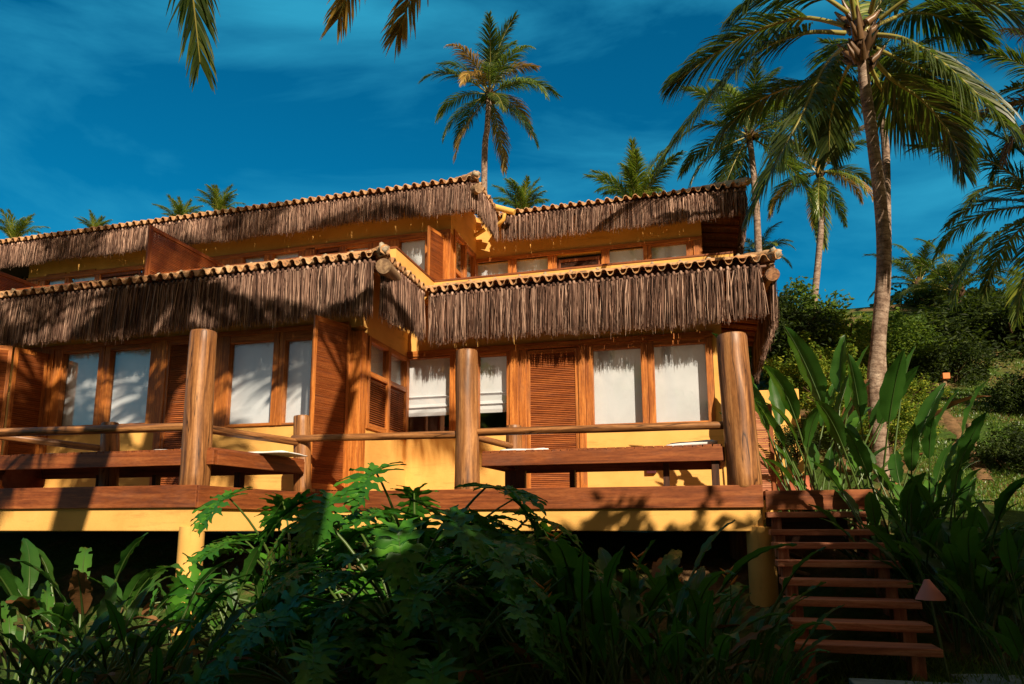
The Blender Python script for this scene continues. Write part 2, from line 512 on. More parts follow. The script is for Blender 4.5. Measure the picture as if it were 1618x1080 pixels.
# eaves
EL = PY(600, 412, 9.11); EV = PY(681, 458, 10.83); ER = PY(1226, 416, 10.83)
ZE = (EL.z + EV.z + ER.z) / 3
XSE = (EL.x + EV.x) / 2
UL = PY(752, 290, 12.72); UV_ = PY(790, 333, 14.45); UR = PY(1180, 300, 14.45)
ZU = (UL.z + UV_.z + UR.z) / 3
XSU = UL.x
YULW, YURW = 13.31, 15.04
XUC = PY(712, 400, YULW).x; XUR = PY(1110, 400, YURW).x
print('DECK', DECK, 'ZE', EL.z, EV.z, ER.z, 'XSE', EL.x, EV.x, 'ZU', UL.z, UV_.z, UR.z, 'x', UL.x, UV_.x, 'XC', XLC, XJN, XRC, 'CL', CL, CJ, CR)

villa = thing('villa', 'two storey yellow villa with hanging brown thatch fringes, clay tile eaves and wooden windows', 'house', (-3.5, 10.5, DECK))

# ---- walls
LT_L = PY(300, 537, YLW).z; SILL_L = PY(300, 678, YLW).z
LT_R = PY(900, 548, YRW).z; SILL_R = PY(900, 680, YRW).z
mb = MB()
mb.box(XL0, XLC, YLW, YLW + 0.16, LT_L, ZE + 0.12)
mb.box(XL0, XLC, YLW, YLW + 0.16, DECK - 0.12, SILL_L)
mb.box(XL0, PY(57, 610, YLW).x, YLW + 0.004, YLW + 0.156, SILL_L, LT_L)
mb.build('wall', M['plaster'], villa)
mb = MB()                                            # side of the left wing, facing right
mb.box(XLC - 0.16, XLC - 0.002, YLW + 0.16, YRW, LT_R, ZE + 0.12)
mb.build('wall', M['plaster'], villa); mb = MB()
mb.box(XLC - 0.16, XLC - 0.002, YLW + 0.16, YRW, DECK - 0.12, PX(600, 683, XLC).z)
mb.build('wall', M['plaster'], villa)
mb = MB()
mb.box(XLC - 0.16, XRC, YRW, YRW + 0.16, LT_R, ZE + 0.12)
mb.box(XLC - 0.16, XRC, YRW, YRW + 0.16, DECK - 0.12, SILL_R)
mb.box(PY(1129, 610, YRW).x, XRC, YRW, YRW + 0.16, SILL_R, LT_R)
mb.box(XRC - 0.16, XRC, YRW + 0.16, YRW + 5, DECK - 0.12, ZE + 0.12)
mb.build('wall', M['plaster'], villa)
mb = MB()                                            # rooms behind the glass
mb.box(XBK, XLC - 0.17, YLW + 3.0, YLW + 3.1, DECK - 0.3, ZE)
mb.box(XBK, XRC - 0.17, YRW + 3.0, YRW + 3.1, DECK - 0.3, ZE)
mb.box(XL0, XLC - 0.17, YLW + 0.17, YLW + 3, DECK - 0.1, DECK)
mb.box(XLC - 0.3, XRC - 0.17, YRW + 0.17, YRW + 3, DECK - 0.1, DECK)
mb.build('interior_wall', M['inner'], villa)
mb = MB()                                            # balcony slab over the ground floor
mb.box(XL0, XLC, 9.4, 15, ZE + 0.0, ZE + 0.14)
mb.box(XLC + 0.001, XRC, 11.1, 16, ZE + 0.0, ZE + 0.14)
mb.build('balcony_floor', M['plaster'], villa)

# ---- upper walls
LTU_L = PY(560, 385, YULW).z
LTU_R = PY(930, 398, YURW).z
XU0 = PY(47, 420, YULW).x
mb = MB()
mb.box(XU0, XUC, YULW, YULW + 0.16, LTU_L, ZU + 0.3)
mb.box(XU0, XUC, YULW, YULW + 0.16, ZE, ZE + 0.7)
mb.build('wall', M['plaster'], villa)
mb = MB()
LTS = PX(728, 375, XUC).z
mb.box(XUC - 0.16, XUC - 0.002, YULW + 0.16, YURW, LTS, ZU + 0.3)
mb.build('wall', M['plaster'], villa); mb = MB()
mb.box(XUC - 0.16, XUC - 0.002, YULW + 0.16, YURW, ZE, ZE + 0.7)
mb.build('wall', M['plaster'], villa)
mb = MB()
mb.box(XUC - 0.16, XUR, YURW, YURW + 0.16, LTU_R, ZU + 0.3)
mb.box(XUC - 0.16, XUR, YURW, YURW + 0.16, ZE, ZE + 0.7)
mb.box(XUR - 0.16, XUR, YURW + 0.16, YURW + 4, ZE, ZU + 0.3)
mb.build('wall', M['plaster'], villa)
mb = MB()
mb.box(XBK, XU0 - 0.02, YULW + 0.8, YULW + 0.9, ZE, ZU + 0.7)
mb.box(XBK, XUC - 0.2, YULW + 2.6, YULW + 2.7, ZE, ZU + 0.3)
mb.box(XUC - 0.2, XUR - 0.17, YURW + 2.6, YURW + 2.7, ZE, ZU + 0.3)
mb.build('interior_wall', M['inner'], villa)

# ---- parapet with wooden top behind the lower eaves
mb = MB(); mc = MB()
YP0, YP1 = 10.03, 11.7
XP = PY(626, 394, YP0).x
zp = (PY(626, 394, YP0).z + PY(688, 441, YP1).z + PY(900, 427, YP1).z) / 3
mb.box(XP, XRC + 0.25, YP1, YP1 + 0.1, ZE + 0.14, zp)
mc.box(XP + 0.01, XRC + 0.25, YP1 - 0.012, YP1 + 0.11, zp, zp + 0.03)
mb.box(XP - 0.1, XP - 0.001, YP0 + 0.1, YP1, ZE + 0.14, zp)
mc.box(XP - 0.11, XP + 0.012, YP0 + 0.1, YP1 - 0.012, zp + 0.001, zp + 0.031)
mb.box(XL0, XP - 0.001, YP0, YP0 + 0.1, ZE + 0.14, zp)
mc.box(XL0, XP + 0.012, YP0 - 0.01, YP0 + 0.1, zp, zp + 0.03)
mb.build('parapet', M['plaster'], villa)
mc.build('parapet_rail', M['fascia'], villa)

# ---- roofs
def tile_roof(A, B, inward, depth, slope, ka, kb, name='roof_tiles', period=0.195, amp=0.052):
    A, B = V(A), V(B)
    U = (B - A).normalized(); L = (B - A).length
    I = V(inward).normalized()
    mb = MB()
    nrow = max(1, int(round(depth / 0.38)))
    for r in range(nrow):
        v0, v1 = r * depth / nrow, (r + 1) * depth / nrow + (0.05 if r < nrow - 1 else 0)
        ua, ub = ka * v0, L - kb * v0
        if ub - ua < 0.1: break
        step = period / 18
        n = int((ub - ua) / step)
        base = ua
        for sg, th in ((1, 0),):
            vs = []
            for i in range(n + 1):
                u = base + i * step
                tile = math.floor(u / period + 0.25)
                jz = 0.010 * noise.noise(V((tile * 7.3, r * 3.1, A.x))); jv = 0.022 * noise.noise(V((tile * 3.7, r * 5.1, A.y)))
                cs = math.cos(2 * math.pi * u / period)
                h = amp * math.copysign(abs(cs) ** 0.62, cs) + jz
                for (vv, dz) in ((v0 - jv, 0.030), (v1, 0.0), (v0 - jv, 0.014), (v1, -0.016)):
                    uu = u
                    if vv > v0 + 0.01:
                        uu = max(ka * vv, min(L - kb * vv, u)) if (ka > 0 or kb > 0) else u
                    vs.append(A + U * uu + I * vv + V((0, 0, vv * math.tan(slope) + h + dz)))
            fs = []
            for i in range(n):
                a, b = i * 4, (i + 1) * 4
                fs += [(a, b, b + 1, a + 1), (a + 2, a + 3, b + 3, b + 2), (a + 2, b + 2, b, a)]
            mb.add(vs, fs, None, 0, False)
    return mb
TL = 0.065
zt = V((0, 0, TL))
# upper roofs (full depth)
tile_roof(V((XBK, 12.72, ZU)) + zt, V((XSU, 12.72, ZU)) + zt, (0, 1, 0), 3.2, R(22), 0, 1).build('roof_tiles', M['tile'], villa)
tile_roof(V((XSU, 12.72, ZU)) + zt, V((XSU, 14.45, ZU)) + zt, (-1, 0, 0), 2.4, R(22), 1, -1).build('roof_tiles', M['tile'], villa)
tile_roof(V((XSU, 14.45, ZU)) + zt, V((UR.x, 14.45, ZU)) + zt, (0, 1, 0), 2.8, R(22), -1, 1).build('roof_tiles', M['tile'], villa)
tile_roof(V((UR.x, 14.45, ZU)) + zt, V((UR.x, 19.9, ZU)) + zt, (-1, 0, 0), 2.4, R(22), 1, 0).build('roof_tiles', M['tile'], villa)
# lower pelmet roofs
tile_roof(V((-14, 9.11, ZE)) + zt, V((XSE, 9.11, ZE)) + zt, (0, 1, 0), 0.78, R(16), 0, 1).build('roof_tiles', M['tile'], villa)
tile_roof(V((XSE, 9.11, ZE)) + zt, V((XSE, 10.83, ZE)) + zt, (-1, 0, 0), 0.78, R(16), 1, -1).build('roof_tiles', M['tile'], villa)
tile_roof(V((XSE, 10.83, ZE)) + zt, V((ER.x, 10.83, ZE)) + zt, (0, 1, 0), 0.78, R(16), -1, 1).build('roof_tiles', M['tile'], villa)
tile_roof(V((ER.x, 10.83, ZE)) + zt, V((ER.x, 15.9, ZE)) + zt, (-1, 0, 0), 0.6, R(16), 1, 0).build('roof_tiles', M['tile'], villa)
# cap tiles lying along the lower eaves
def cap_row(A, B, r=0.085, name='cap_tiles'):
    A, B = V(A), V(B)
    L = (B - A).length; U = (B - A).normalized()
    n = max(1, int(L / 0.42)); mb = MB()
    sd = U.cross(V((0, 0, 1)))
    for i in range(n):
        a = A + U * (L * i / n - 0.02); b = A + U * (L * (i + 1) / n + 0.02)
        jz = rnd.uniform(-0.008, 0.008); r1, r2 = r * 1.08, r * 0.9
        vs = []
        for (p, rr) in ((a, r1), (b, r2)):
            for q in (rr, rr - 0.016):
                for k in range(9):
                    th = math.pi * k / 8
                    vs.append(p + sd * math.cos(th) * q + V((0, 0, math.sin(th) * q * 0.8 + jz)))
        fs = []
        for k in range(8):
            fs += [(k, k + 1, 18 + k + 1, 18 + k), (9 + k, 27 + k, 27 + k + 1, 9 + k + 1), (k, 9 + k, 9 + k + 1, k + 1), (18 + k, 18 + k + 1, 27 + k + 1, 27 + k)]
        mb.add(vs, fs, None, 0, False)
        mb.blob(b + V((0, 0, 0.065 + jz)), 0.04, 1, 0.9, 1.2, 0.8, 8, 5, 0.5)
    return mb
zc = ZE + TL + 0.10
cap_row((XL0, 9.35, zc), (XSE - 0.22, 9.35, zc)).build('cap_tiles', [M['tile'], M['mortar']], villa)
cap_row((XSE - 0.2, 11.05, zc), (ER.x - 0.1, 11.05, zc)).build('cap_tiles', [M['tile'], M['mortar']], villa)
def hip_caps(C, dirv, n=3, slope=R(16)):
    mb = MB(); d = V(dirv).normalized() + V((0, 0, math.tan(slope) * 0.72))
    C = V(C)
    for i in range(n):
        a = C + d * (i * 0.34 - 0.05); b = C + d * (i * 0.34 + 0.34)
        mb.tube([a, (a + b) / 2, b], [0.075, 0.085, 0.07], 12, 0, True, True, 0.25)
    mb.blob(C + V((0, 0, 0.01)), 0.085, 1, 1, 1, 0.9, 10, 7, 0.7)
    return mb
hip_caps((XSE, 9.11, ZE + TL + 0.05), (-1, 1, 0), 2).build('hip_cap', [M['tile'], M['mortar']], villa)
hip_caps((ER.x, 10.83, ZE + TL + 0.05), (-1, 1, 0), 2).build('hip_cap', [M['tile'], M['mortar']], villa)
hip_caps((XSU, 12.72, ZU + TL + 0.05), (-1, 1, 0), 8, R(22)).build('hip_cap', [M['tile'], M['mortar']], villa)
hip_caps((UR.x, 14.45, ZU + TL + 0.05), (-1, 1, 0), 8, R(22)).build('hip_cap', [M['tile'], M['mortar']], villa)

# ---- thatch fringes
def fringe(A, B, drop, inward, per=0.085, cnt=54, seed=1, gap=None):
    r = random.Random(seed)
    A, B = V(A), V(B)
    U = (B - A).normalized(); L = (B - A).length; I = V(inward).normalized()
    mb = MB()
    mb.tube([A + I * 0.06 + V((0, 0, -0.03)), B + I * 0.06 + V((0, 0, -0.03))], 0.022, 6)
    nb = int(L / per)
    for i in range(nb):
        u0 = (i + 0.5) * per + r.uniform(-0.015, 0.015)
        dl = drop * (1 + 0.07 * noise.noise(V((u0 * 1.1, seed * 9.1, 0))) + r.uniform(-0.03, 0.03))
        lean = 0.06 * noise.noise(V((u0 * 0.7, seed * 3.3, 4)))
        mb.blob(A + U * u0 + I * 0.03 + V((0, 0, -0.02)), 0.026, 0, 1, 1, 1.5, 5, 4)
        for k in range(cnt):
            ln = dl * (r.uniform(0.86, 1.0) if r.random() < 0.88 else r.uniform(0.6, 1.10))
            dep = r.uniform(0.0, 0.10)
            du = r.gauss(0, 0.018); bu = r.gauss(0, 0.022 if r.random() < 0.9 else 0.075) + lean * ln
            bd = r.gauss(0, 0.014)
            p0 = A + U * (u0 + du) + I * (0.02 + dep * 0.5) + V((0, 0, -0.02 + r.uniform(-0.02, 0.012)))
            p1 = A + U * (u0 + du + bu) + I * (dep + bd) + V((0, 0, -ln))
            w1 = r.gauss(0, 0.006); w2 = r.gauss(0, 0.006)
            rad = r.uniform(0.0028, 0.0068)
            pts = []
            for q in range(4):
                s = q / 3
                e = s ** 0.7
                p = V((p0.x + (p1.x - p0.x) * e, p0.y + (p1.y - p0.y) * e, p0.z + (p1.z - p0.z) * s))
                if q == 1: p += U * w1 + I * w2
                if q == 2: p += U * w2 - I * w1
                pts.append(p)
            b = len(mb.v)
            a0 = r.uniform(0, 2)
            for q, p in enumerate(pts):
                rr = rad * (1, 1.05, 0.95, 0.35)[q]
                for j in range(3):
                    t = a0 + j * 2.0944
                    c = p + U * (math.cos(t) * rr) + I * (math.sin(t) * rr)
                    mb.v.append(tuple(c)); mb.g.append(tuple(c))
            for q in range(3):
                for j in range(3):
                    j2 = (j + 1) % 3
                    mb.f.append((b + q * 3 + j, b + q * 3 + j2, b + q * 3 + 3 + j2, b + q * 3 + 3 + j)); mb.m.append(0); mb.sm.append(False)
    return mb
DL = ZE - PY(900, 527, 10.83).z
DU = ZU - PY(950, 365, 14.45).z
print('drops', DL, DU)
fringe((XL0, 9.11, ZE), (XSE - 0.16, 9.11, ZE), DL, (0, 1, 0), seed=1).build('thatch_fringe', M['thatch'], villa)
fringe((XSE, 9.16, ZE), (XSE, 10.78, ZE), DL, (-1, 0, 0), seed=2).build('thatch_fringe', M['thatch'], villa)
fringe((XSE + 0.03, 10.83, ZE), (ER.x - 0.13, 10.83, ZE), DL, (0, 1, 0), seed=3).build('thatch_fringe', M['thatch'], villa)
fringe((ER.x, 10.9, ZE), (ER.x, 15.5, ZE), DL, (-1, 0, 0), seed=4).build('thatch_fringe', M['thatch'], villa)
fringe((XBK, 12.72, ZU), (XSU - 0.03, 12.72, ZU), DU, (0, 1, 0), seed=5).build('thatch_fringe', M['thatch'], villa)
fringe((XSU, 12.77, ZU), (XSU, 14.40, ZU), DU, (-1, 0, 0), seed=6).build('thatch_fringe', M['thatch'], villa)
fringe((XSU + 0.03, 14.45, ZU), (UR.x - 0.02, 14.45, ZU), DU, (0, 1, 0), seed=7).build('thatch_fringe', M['thatch'], villa)
fringe((UR.x, 14.5, ZU), (UR.x, 18.5, ZU), DU, (-1, 0, 0), seed=8).build('thatch_fringe', M['thatch'], villa)
# fringe of the recessed left bay of the upper floor
fringe((-19, 13.9, ZU - 0.35), (XU0 - 0.1, 13.9, ZU - 0.35), DU, (0, 1, 0), cnt=30, seed=9).build('thatch_fringe', M['thatch'], villa)

# ---- boards added to stop light leaking between tiles and thatch
def eave_light_stop(x0, x1, y, z):
    m_ = MB(); m_.box(x0, x1, y + 0.13, y + 0.16, z - 0.10, z + 0.10)
    m_.build('eave_light_stop', M['darkwood'], villa)
eave_light_stop(XL0, XSE - 0.2, 9.11, ZE); eave_light_stop(XSE - 0.02, ER.x - 0.2, 10.83, ZE)
eave_light_stop(XBK, XSU - 0.2, 12.72, ZU); eave_light_stop(XSU - 0.02, UR.x - 0.2, 14.45, ZU)
# ---- hip logs and rafters
def log(a, b, r0, r1=None, n=16, seg=8, jit=0.06):
    a, b = V(a), V(b); r1 = r0 if r1 is None else r1
    mb = MB()
    pts, rad = [], []
    o = V((rnd.uniform(-9, 9),) * 3)
    for i in range(seg + 1):
        s = i / seg
        p = a.lerp(b, s)
        w = (b - a).length * 0.006
        p = p + V((noise.noise(o + V((s * 3, 0, 0))), noise.noise(o + V((0, s * 3, 0))), 0)) * w
        pts.append(p); rad.append(r0 + (r1 - r0) * s)
    # rounded ends
    e = min(r0, r1) * 0.18
    d = (b - a).normalized()
    pts = [pts[0]] + [pts[0] + d * e] + pts[1:-1] + [pts[-1] - d * e] + [pts[-1]]
    rad = [rad[0] * 0.93] + rad + [rad[-1] * 0.93]
    mb.tube(pts, rad, n, 0, True, True, jit)
    return mb
HL = PY(606, 420, 9.06)
log(HL, HL + V((-0.3, 1.3, 0.12)), 0.12, 0.12).build('hip_log', M['greywood'], villa)
HR = PY(1221, 433, 10.78)
log(HR, HR + V((-0.1, 1.3, 0.12)), 0.105, 0.105).build('hip_log', M['log'], villa)
HU = PY(757, 297, 12.68)
log(HU, HU + V((-1.2, 1.2, 0.3)), 0.1, 0.1).build('hip_log', M['greywood'], villa)
for (x0, ya, yb, zz, xr) in ((XRC, YRW - 0.4, YRW + 4, ZE, ER.x - 0.1), (XUR, YURW - 0.4, YURW + 3.4, ZU, UR.x - 0.1)):
    y = ya
    mbs = MB()
    mbs.obox(((x0 + xr) / 2, (ya + yb) / 2, zz - 0.02), ((xr - x0) / 2 + 0.05, 0, -0.09), (0, (yb - ya) / 2, 0), (0, 0, 0.012))
    mbs.build('soffit', M['frame'], villa)
    while y < yb:
        log((x0 - 0.05, y, zz - 0.06), (xr, y, zz - 0.19), 0.045, 0.045, 8, 2).build('rafter', M['fascia'], villa)
        y += 0.45

# ---- gutter and downspout
mb = MB()
g0, g1 = PY(779, 326, 14.2), PY(813, 335, 14.2)
mb.tube([g0, g1], 0.065, 12)
mb.tube([PY(797, 338, 14.2), PY(796, 346, 14.2), PY(784, 358, 14.3), PY(766, 349, 14.6)], 0.045, 10)
mb.tube([PY(766, 362, 14.8), PY(747, 374, 14.93), PY(746, 380, 14.93), PY(746, 445, 14.93)], 0.05, 10)
mb.build('gutter', M['pipe'], villa)

# ---- windows, doors, shutters
def window(Y, panes, xl, xr, zt_, zb, parent=villa, curtain='blind', depth=0.10, axis_='Y', flip=1):
    """framed lights in a plane Y=const; panes are (x0,x1,z0,z1)"""
    mb = MB()
    y0, y1 = Y - 0.035, Y + 0.075
    xsn = [xl] + [v for p in panes for v in (p[0], p[1])] + [xr]
    for i in range(0, len(xsn), 2):
        a, b = xsn[i], xsn[i + 1]
        if b - a > 0.10 and 0 < i < len(xsn) - 2:
            m_ = (a + b) / 2
            mb.box(a, m_ - 0.003, y0, y1, zb, zt_); mb.box(m_ + 0.003, b, y0 + 0.004, y1, zb, zt_)
        else:
            mb.box(a, b, y0, y1, zb, zt_)
    for p in panes:
        mb.box(p[0], p[1], y0 + 0.006, y1 - 0.006, zb, p[2])
        mb.box(p[0], p[1], y0 + 0.006, y1 - 0.006, p[3], zt_)
    f = mb.build('window', M['frame'], parent, 0.006)
    for p in panes:
        g = MB()
        g.box(p[0] - 0.01, p[1] + 0.01, Y + 0.030, Y + 0.036, p[2] - 0.01, p[3] + 0.01)
        g.build('pane', M['glass'], f)
    if curtain:
        for k, p in enumerate(panes):
            c = MB()
            n = 24
            zb_ = p[2] - 0.05 if curtain == 'blind' else p[2] + (p[3] - p[2]) * 0.24
            zt2 = p[3] + 0.05
            yc = Y + 0.03 + depth
            if curtain == 'blind':
                vs = []
                for i in range(n + 1):
                    x = p[0] - 0.04 + (p[1] - p[0] + 0.08) * i / n
                    d = 0.004 * noise.noise(V((x * 4, Y, 0)))
                    vs += [V((x, yc + d, zb_)), V((x, yc + d, zt2))]
                c.add(vs, [(2 * i, 2 * i + 2, 2 * i + 3, 2 * i + 1) for i in range(n)], None, 0, True)
                c.box(p[0] - 0.03, p[1] + 0.03, yc - 0.012, yc - 0.004, zb_ + 0.0, zb_ + 0.03)
            else:                                         # roman blind: flat top, gathered folds below
                prof = [(0, zt2), (0, zb_ + 0.36), (-0.045, zb_ + 0.33), (-0.005, zb_ + 0.30), (0.0, zb_ + 0.21), (-0.05, zb_ + 0.15), (-0.01, zb_ + 0.13), (-0.03, zb_ + 0.06), (-0.02, zb_)]
                vs = []
                for (d, z) in prof:
                    for x in (p[0] - 0.03, p[1] + 0.03):
                        vs.append(V((x, yc + d, z + 0.006 * noise.noise(V((x * 3, z * 4, 1))))))
                c.add(vs, [(2 * i, 2 * i + 1, 2 * i + 3, 2 * i + 2) for i in range(len(prof) - 1)])
            c.build('curtain', M['curtain'], f)
    return f
def rp_(Y, x0, x1, yt, yb):
    ym = (yt + yb) / 2; xm = (x0 + x1) / 2
    return (PY(x0, ym, Y).x, PY(x1, ym, Y).x, PY(xm, yb, Y).z, PY(xm, yt, Y).z)
def xy(Y, px, py=610): return PY(px, py, Y).x

def louvers(O, U, W, z0, z1, pitch=0.032, stile=0.055, mid=(), mats=('frame', 'louver'), parent=villa, name='shutter', th=0.036, rail=0.07):
    """louvred leaf: O is the bottom corner on the hinge side, U the width direction"""
    O, U = V(O), V(U).normalized()
    Nn = U.cross(V((0, 0, 1))).normalized()
    fr = MB()
    hz = (z1 - z0) / 2
    for s in (stile / 2, W - stile / 2):
        fr.obox(O + U * s + V((0, 0, z0 + hz)), U * stile / 2, Nn * th / 2, V((0, 0, hz)))
    zr = [z0 + rail / 2] + list(mid) + [z1 - rail / 2]
    for z in zr:
        fr.obox(O + U * (W / 2) + V((0, 0, z)), U * (W / 2 - stile), Nn * (th / 2 - 0.003), V((0, 0, rail / 2)))
    f = fr.build(name, M[mats[0]], parent, 0.004)
    sl_ = MB()
    z = z0 + rail + pitch * 0.4
    a = R(58)
    while z < z1 - rail:
        if not any(abs(z - m) < rail / 2 + 0.01 for m in mid):
            sl_.obox(O + U * (W / 2) + V((0, 0, z)), U * (W / 2 - stile + 0.004), (Nn * math.cos(a) - V((0, 0, 1)) * math.sin(a)) * 0.019, (Nn * math.sin(a) + V((0, 0, 1)) * math.cos(a)) * 0.0035)
        z += pitch
    sl_.build('louvers', M[mats[1]], f)
    return f

# left wing, ground floor
Y = YLW
window(Y, [rp_(Y, 97, 154, 557, 672), rp_(Y, 172, 236, 552, 669)], xy(Y, 84), xy(Y, 251), LT_L, SILL_L)
window(Y, [rp_(Y, 362, 431, 541, 669), rp_(Y, 450, 492, 537, 667)], xy(Y, 336), xy(Y, 506), LT_L, SILL_L)
mb = MB()
mb.box(xy(Y, 58), xy(Y, 84) - 0.004, Y - 0.05, Y + 0.1, DECK, LT_L + 0.02)
mb.box(xy(Y, 251) + 0.004, xy(Y, 263), Y - 0.05, Y + 0.1, DECK, LT_L + 0.02)
mb.box(xy(Y, 300), xy(Y, 336) - 0.004, Y - 0.05, Y + 0.1, DECK, LT_L + 0.02)
mb.box(xy(Y, 506) + 0.004, xy(Y, 549), Y - 0.03, Y + 0.1, DECK, LT_L)
mb.box(xy(Y, 549) + 0.003, XLC + 0.012, Y - 0.06, Y + 0.16, DECK, LT_R + 0.02)
mb.box(XL0, xy(Y, 549), Y - 0.045, Y - 0.001, LT_L, LT_L + 0.08)
mb.build('timber_frame', M['frame'], villa, 0.006)
louvers((xy(Y, 263), Y - 0.02, 0), (1, 0, 0), xy(Y, 300) - xy(Y, 263), DECK + 0.03, LT_L, name='door')
def leaf_shutter(pa, pb, ya, yb, ztop, zbot, **k):
    """open leaf: hinge at pixel column pb (plane yb), free edge at pa (plane ya)"""
    A = PY(pa, 640, ya); B = PY(pb, 640, yb)
    O = V((B.x, B.y, 0)); U = V((A.x - B.x, A.y - B.y, 0))
    return louvers(O, U, U.length, zbot, ztop, **k)
leaf_shutter(491, 549, 8.93, YLW - 0.06, LT_L + 0.0, DECK + 0.06, rail=0.08)
leaf_shutter(14, 68, 9.06, YLW - 0.06, LT_L - 0.06, DECK + 0.03, rail=0.08)
leaf_shutter(-60, 10, 8.72, 9.06, LT_L - 0.04, DECK + 0.03, rail=0.08)
# side of the left wing: two lights over louvred panels
XS = XLC
mb = MB()
def xpy(px, py): return PX(px, py, XS)
ya_, yb_ = YLW + 0.17, YRW - 0.03
ym_ = (ya_ + yb_) / 2
ztop = LT_R; zbot = PX(600, 683, XS).z; zmid = ztop - (ztop - zbot) * 0.40
for (a, b) in ((ya_, ya_ + 0.07), (ym_ - 0.05, ym_ + 0.05), (yb_ - 0.07, yb_)):
    mb.box(XS - 0.08, XS + 0.03, a, b, zbot, ztop)
for z in (zbot, zmid - 0.05, ztop - 0.08):
    for (a, b) in ((ya_ + 0.07, ym_ - 0.05), (ym_ + 0.05, yb_ - 0.07)):
        mb.box(XS - 0.075, XS + 0.024, a, b, z, z + 0.08)
wf = mb.build('window', M['frame'], villa, 0.005)
for (a, b) in ((ya_ + 0.07, ym_ - 0.05), (ym_ + 0.05, yb_ - 0.07)):
    g = MB(); g.box(XS - 0.03, XS - 0.024, a, b, zmid + 0.03, ztop - 0.08); g.build('pane', M['glass'], wf)
    g = MB(); g.box(XS - 0.13, XS - 0.125, a - 0.05, b + 0.05, zmid - 0.05, ztop); g.build('curtain', M['curtain'], wf)
    s_ = MB(); z = zbot + 0.10
    while z < zmid - 0.05:
        s_.obox((XS - 0.02, (a + b) / 2, z), (0, (b - a) / 2, 0), (0.016, 0, -0.014), (0.0025, 0, 0.003)); z += 0.034
    s_.build('louvers', M['louver'], wf)
# right wing, ground floor
Y = YRW
window(Y, [rp_(Y, 644, 711, 566, 684), rp_(Y, 757, 801, 562, 678)], xy(Y, 633), xy(Y, 806), LT_R, SILL_R, curtain='roman')
window(Y, [rp_(Y, 938, 1014, 551, 669), rp_(Y, 1035, 1117, 544, 666)], xy(Y, 926), xy(Y, 1128), LT_R, SILL_R)
mb = MB()
mb.box(xy(Y, 806) + 0.004, xy(Y, 821), Y - 0.06, Y + 0.1, DECK, LT_R)
mb.box(xy(Y, 821) + 0.003, xy(Y, 833), Y - 0.045, Y + 0.1, DECK, LT_R)
mb.box(xy(Y, 915), xy(Y, 926) - 0.004, Y - 0.05, Y + 0.1, DECK, LT_R)
mb.box(XJN, xy(Y, 1130), Y - 0.05, Y - 0.001, LT_R, LT_R + 0.10)
mb.box(XJN + 0.003, xy(Y, 633) - 0.003, Y - 0.03, Y + 0.1, SILL_R, LT_R)
mb.build('timber_frame', M['frame'], villa, 0.006)
louvers((xy(Y, 833) + 0.003, Y - 0.012, 0), (1, 0, 0), xy(Y, 915) - xy(Y, 833) - 0.006, DECK + 0.03, LT_R - 0.02, pitch=0.03, name='door')
mb = MB()
a = rp_(Y, 1022, 1037, 735, 748)
mb.box(a[0], a[1], Y - 0.06, Y - 0.001, a[2], a[3])
mb.build('wall_box', M['plum'], villa, 0.006)
# upper floor, left wing
Y = YULW
def upw(pl, xl, xr, zt_, zb): window(Y, pl, xl, xr, zt_, zb)
zb = ZE + 0.7
def up(px0, px1, yt): 
    a = rp_(Y, px0, px1, yt, 430)
    return (a[0], a[1], zb + 0.08, a[3])
window(Y, [up(75, 105, 432), up(112, 152, 427)], xy(Y, 66, 430), xy(Y, 160, 430), LTU_L - 0.03, zb)
window(Y, [up(385, 418, 402), up(432, 472, 399)], xy(Y, 376, 400), xy(Y, 484, 400), LTU_L - 0.03, zb)
window(Y, [up(548, 582, 391), up(632, 672, 379)], xy(Y, 538, 390), xy(Y, 682, 390), LTU_L - 0.03, zb)
mb = MB()
mb.box(xy(Y, 48, 420), xy(Y, 66, 420) - 0.004, Y - 0.05, Y + 0.1, ZE, LTU_L)
mb.box(xy(Y, 340, 405), xy(Y, 376, 400) - 0.004, Y - 0.03, Y + 0.1, ZE, LTU_L)
mb.box(xy(Y, 484, 400) + 0.004, xy(Y, 500, 390), Y - 0.05, Y + 0.1, ZE, LTU_L)
mb.box(xy(Y, 682, 390) + 0.004, XUC + 0.012, Y - 0.06, Y + 0.16, ZE, LTU_L)
mb.box(XU0, XUC, Y - 0.05, Y - 0.001, LTU_L - 0.03, LTU_L + 0.07)
mb.build('timber_frame', M['frame'], villa, 0.006)
for (a, b) in ((160, 225), (225, 300), (500, 538), (300, 340)):
    louvers((xy(Y, a, 405) + 0.02, Y + 0.02, 0), (1, 0, 0), xy(Y, b, 405) - xy(Y, a, 405) - 0.04, ZE + 0.1, LTU_L - 0.03, name='door', mats=('fascia', 'darkwood'))
A = PY(676, 400, 12.67); B = PY(702, 400, YULW - 0.06)
U = V((A.x - B.x, A.y - B.y, 0))
louvers(V((B.x, B.y, 0)), U, U.length, ZE + 0.2, PY(676, 356, 12.67).z, rail=0.07)
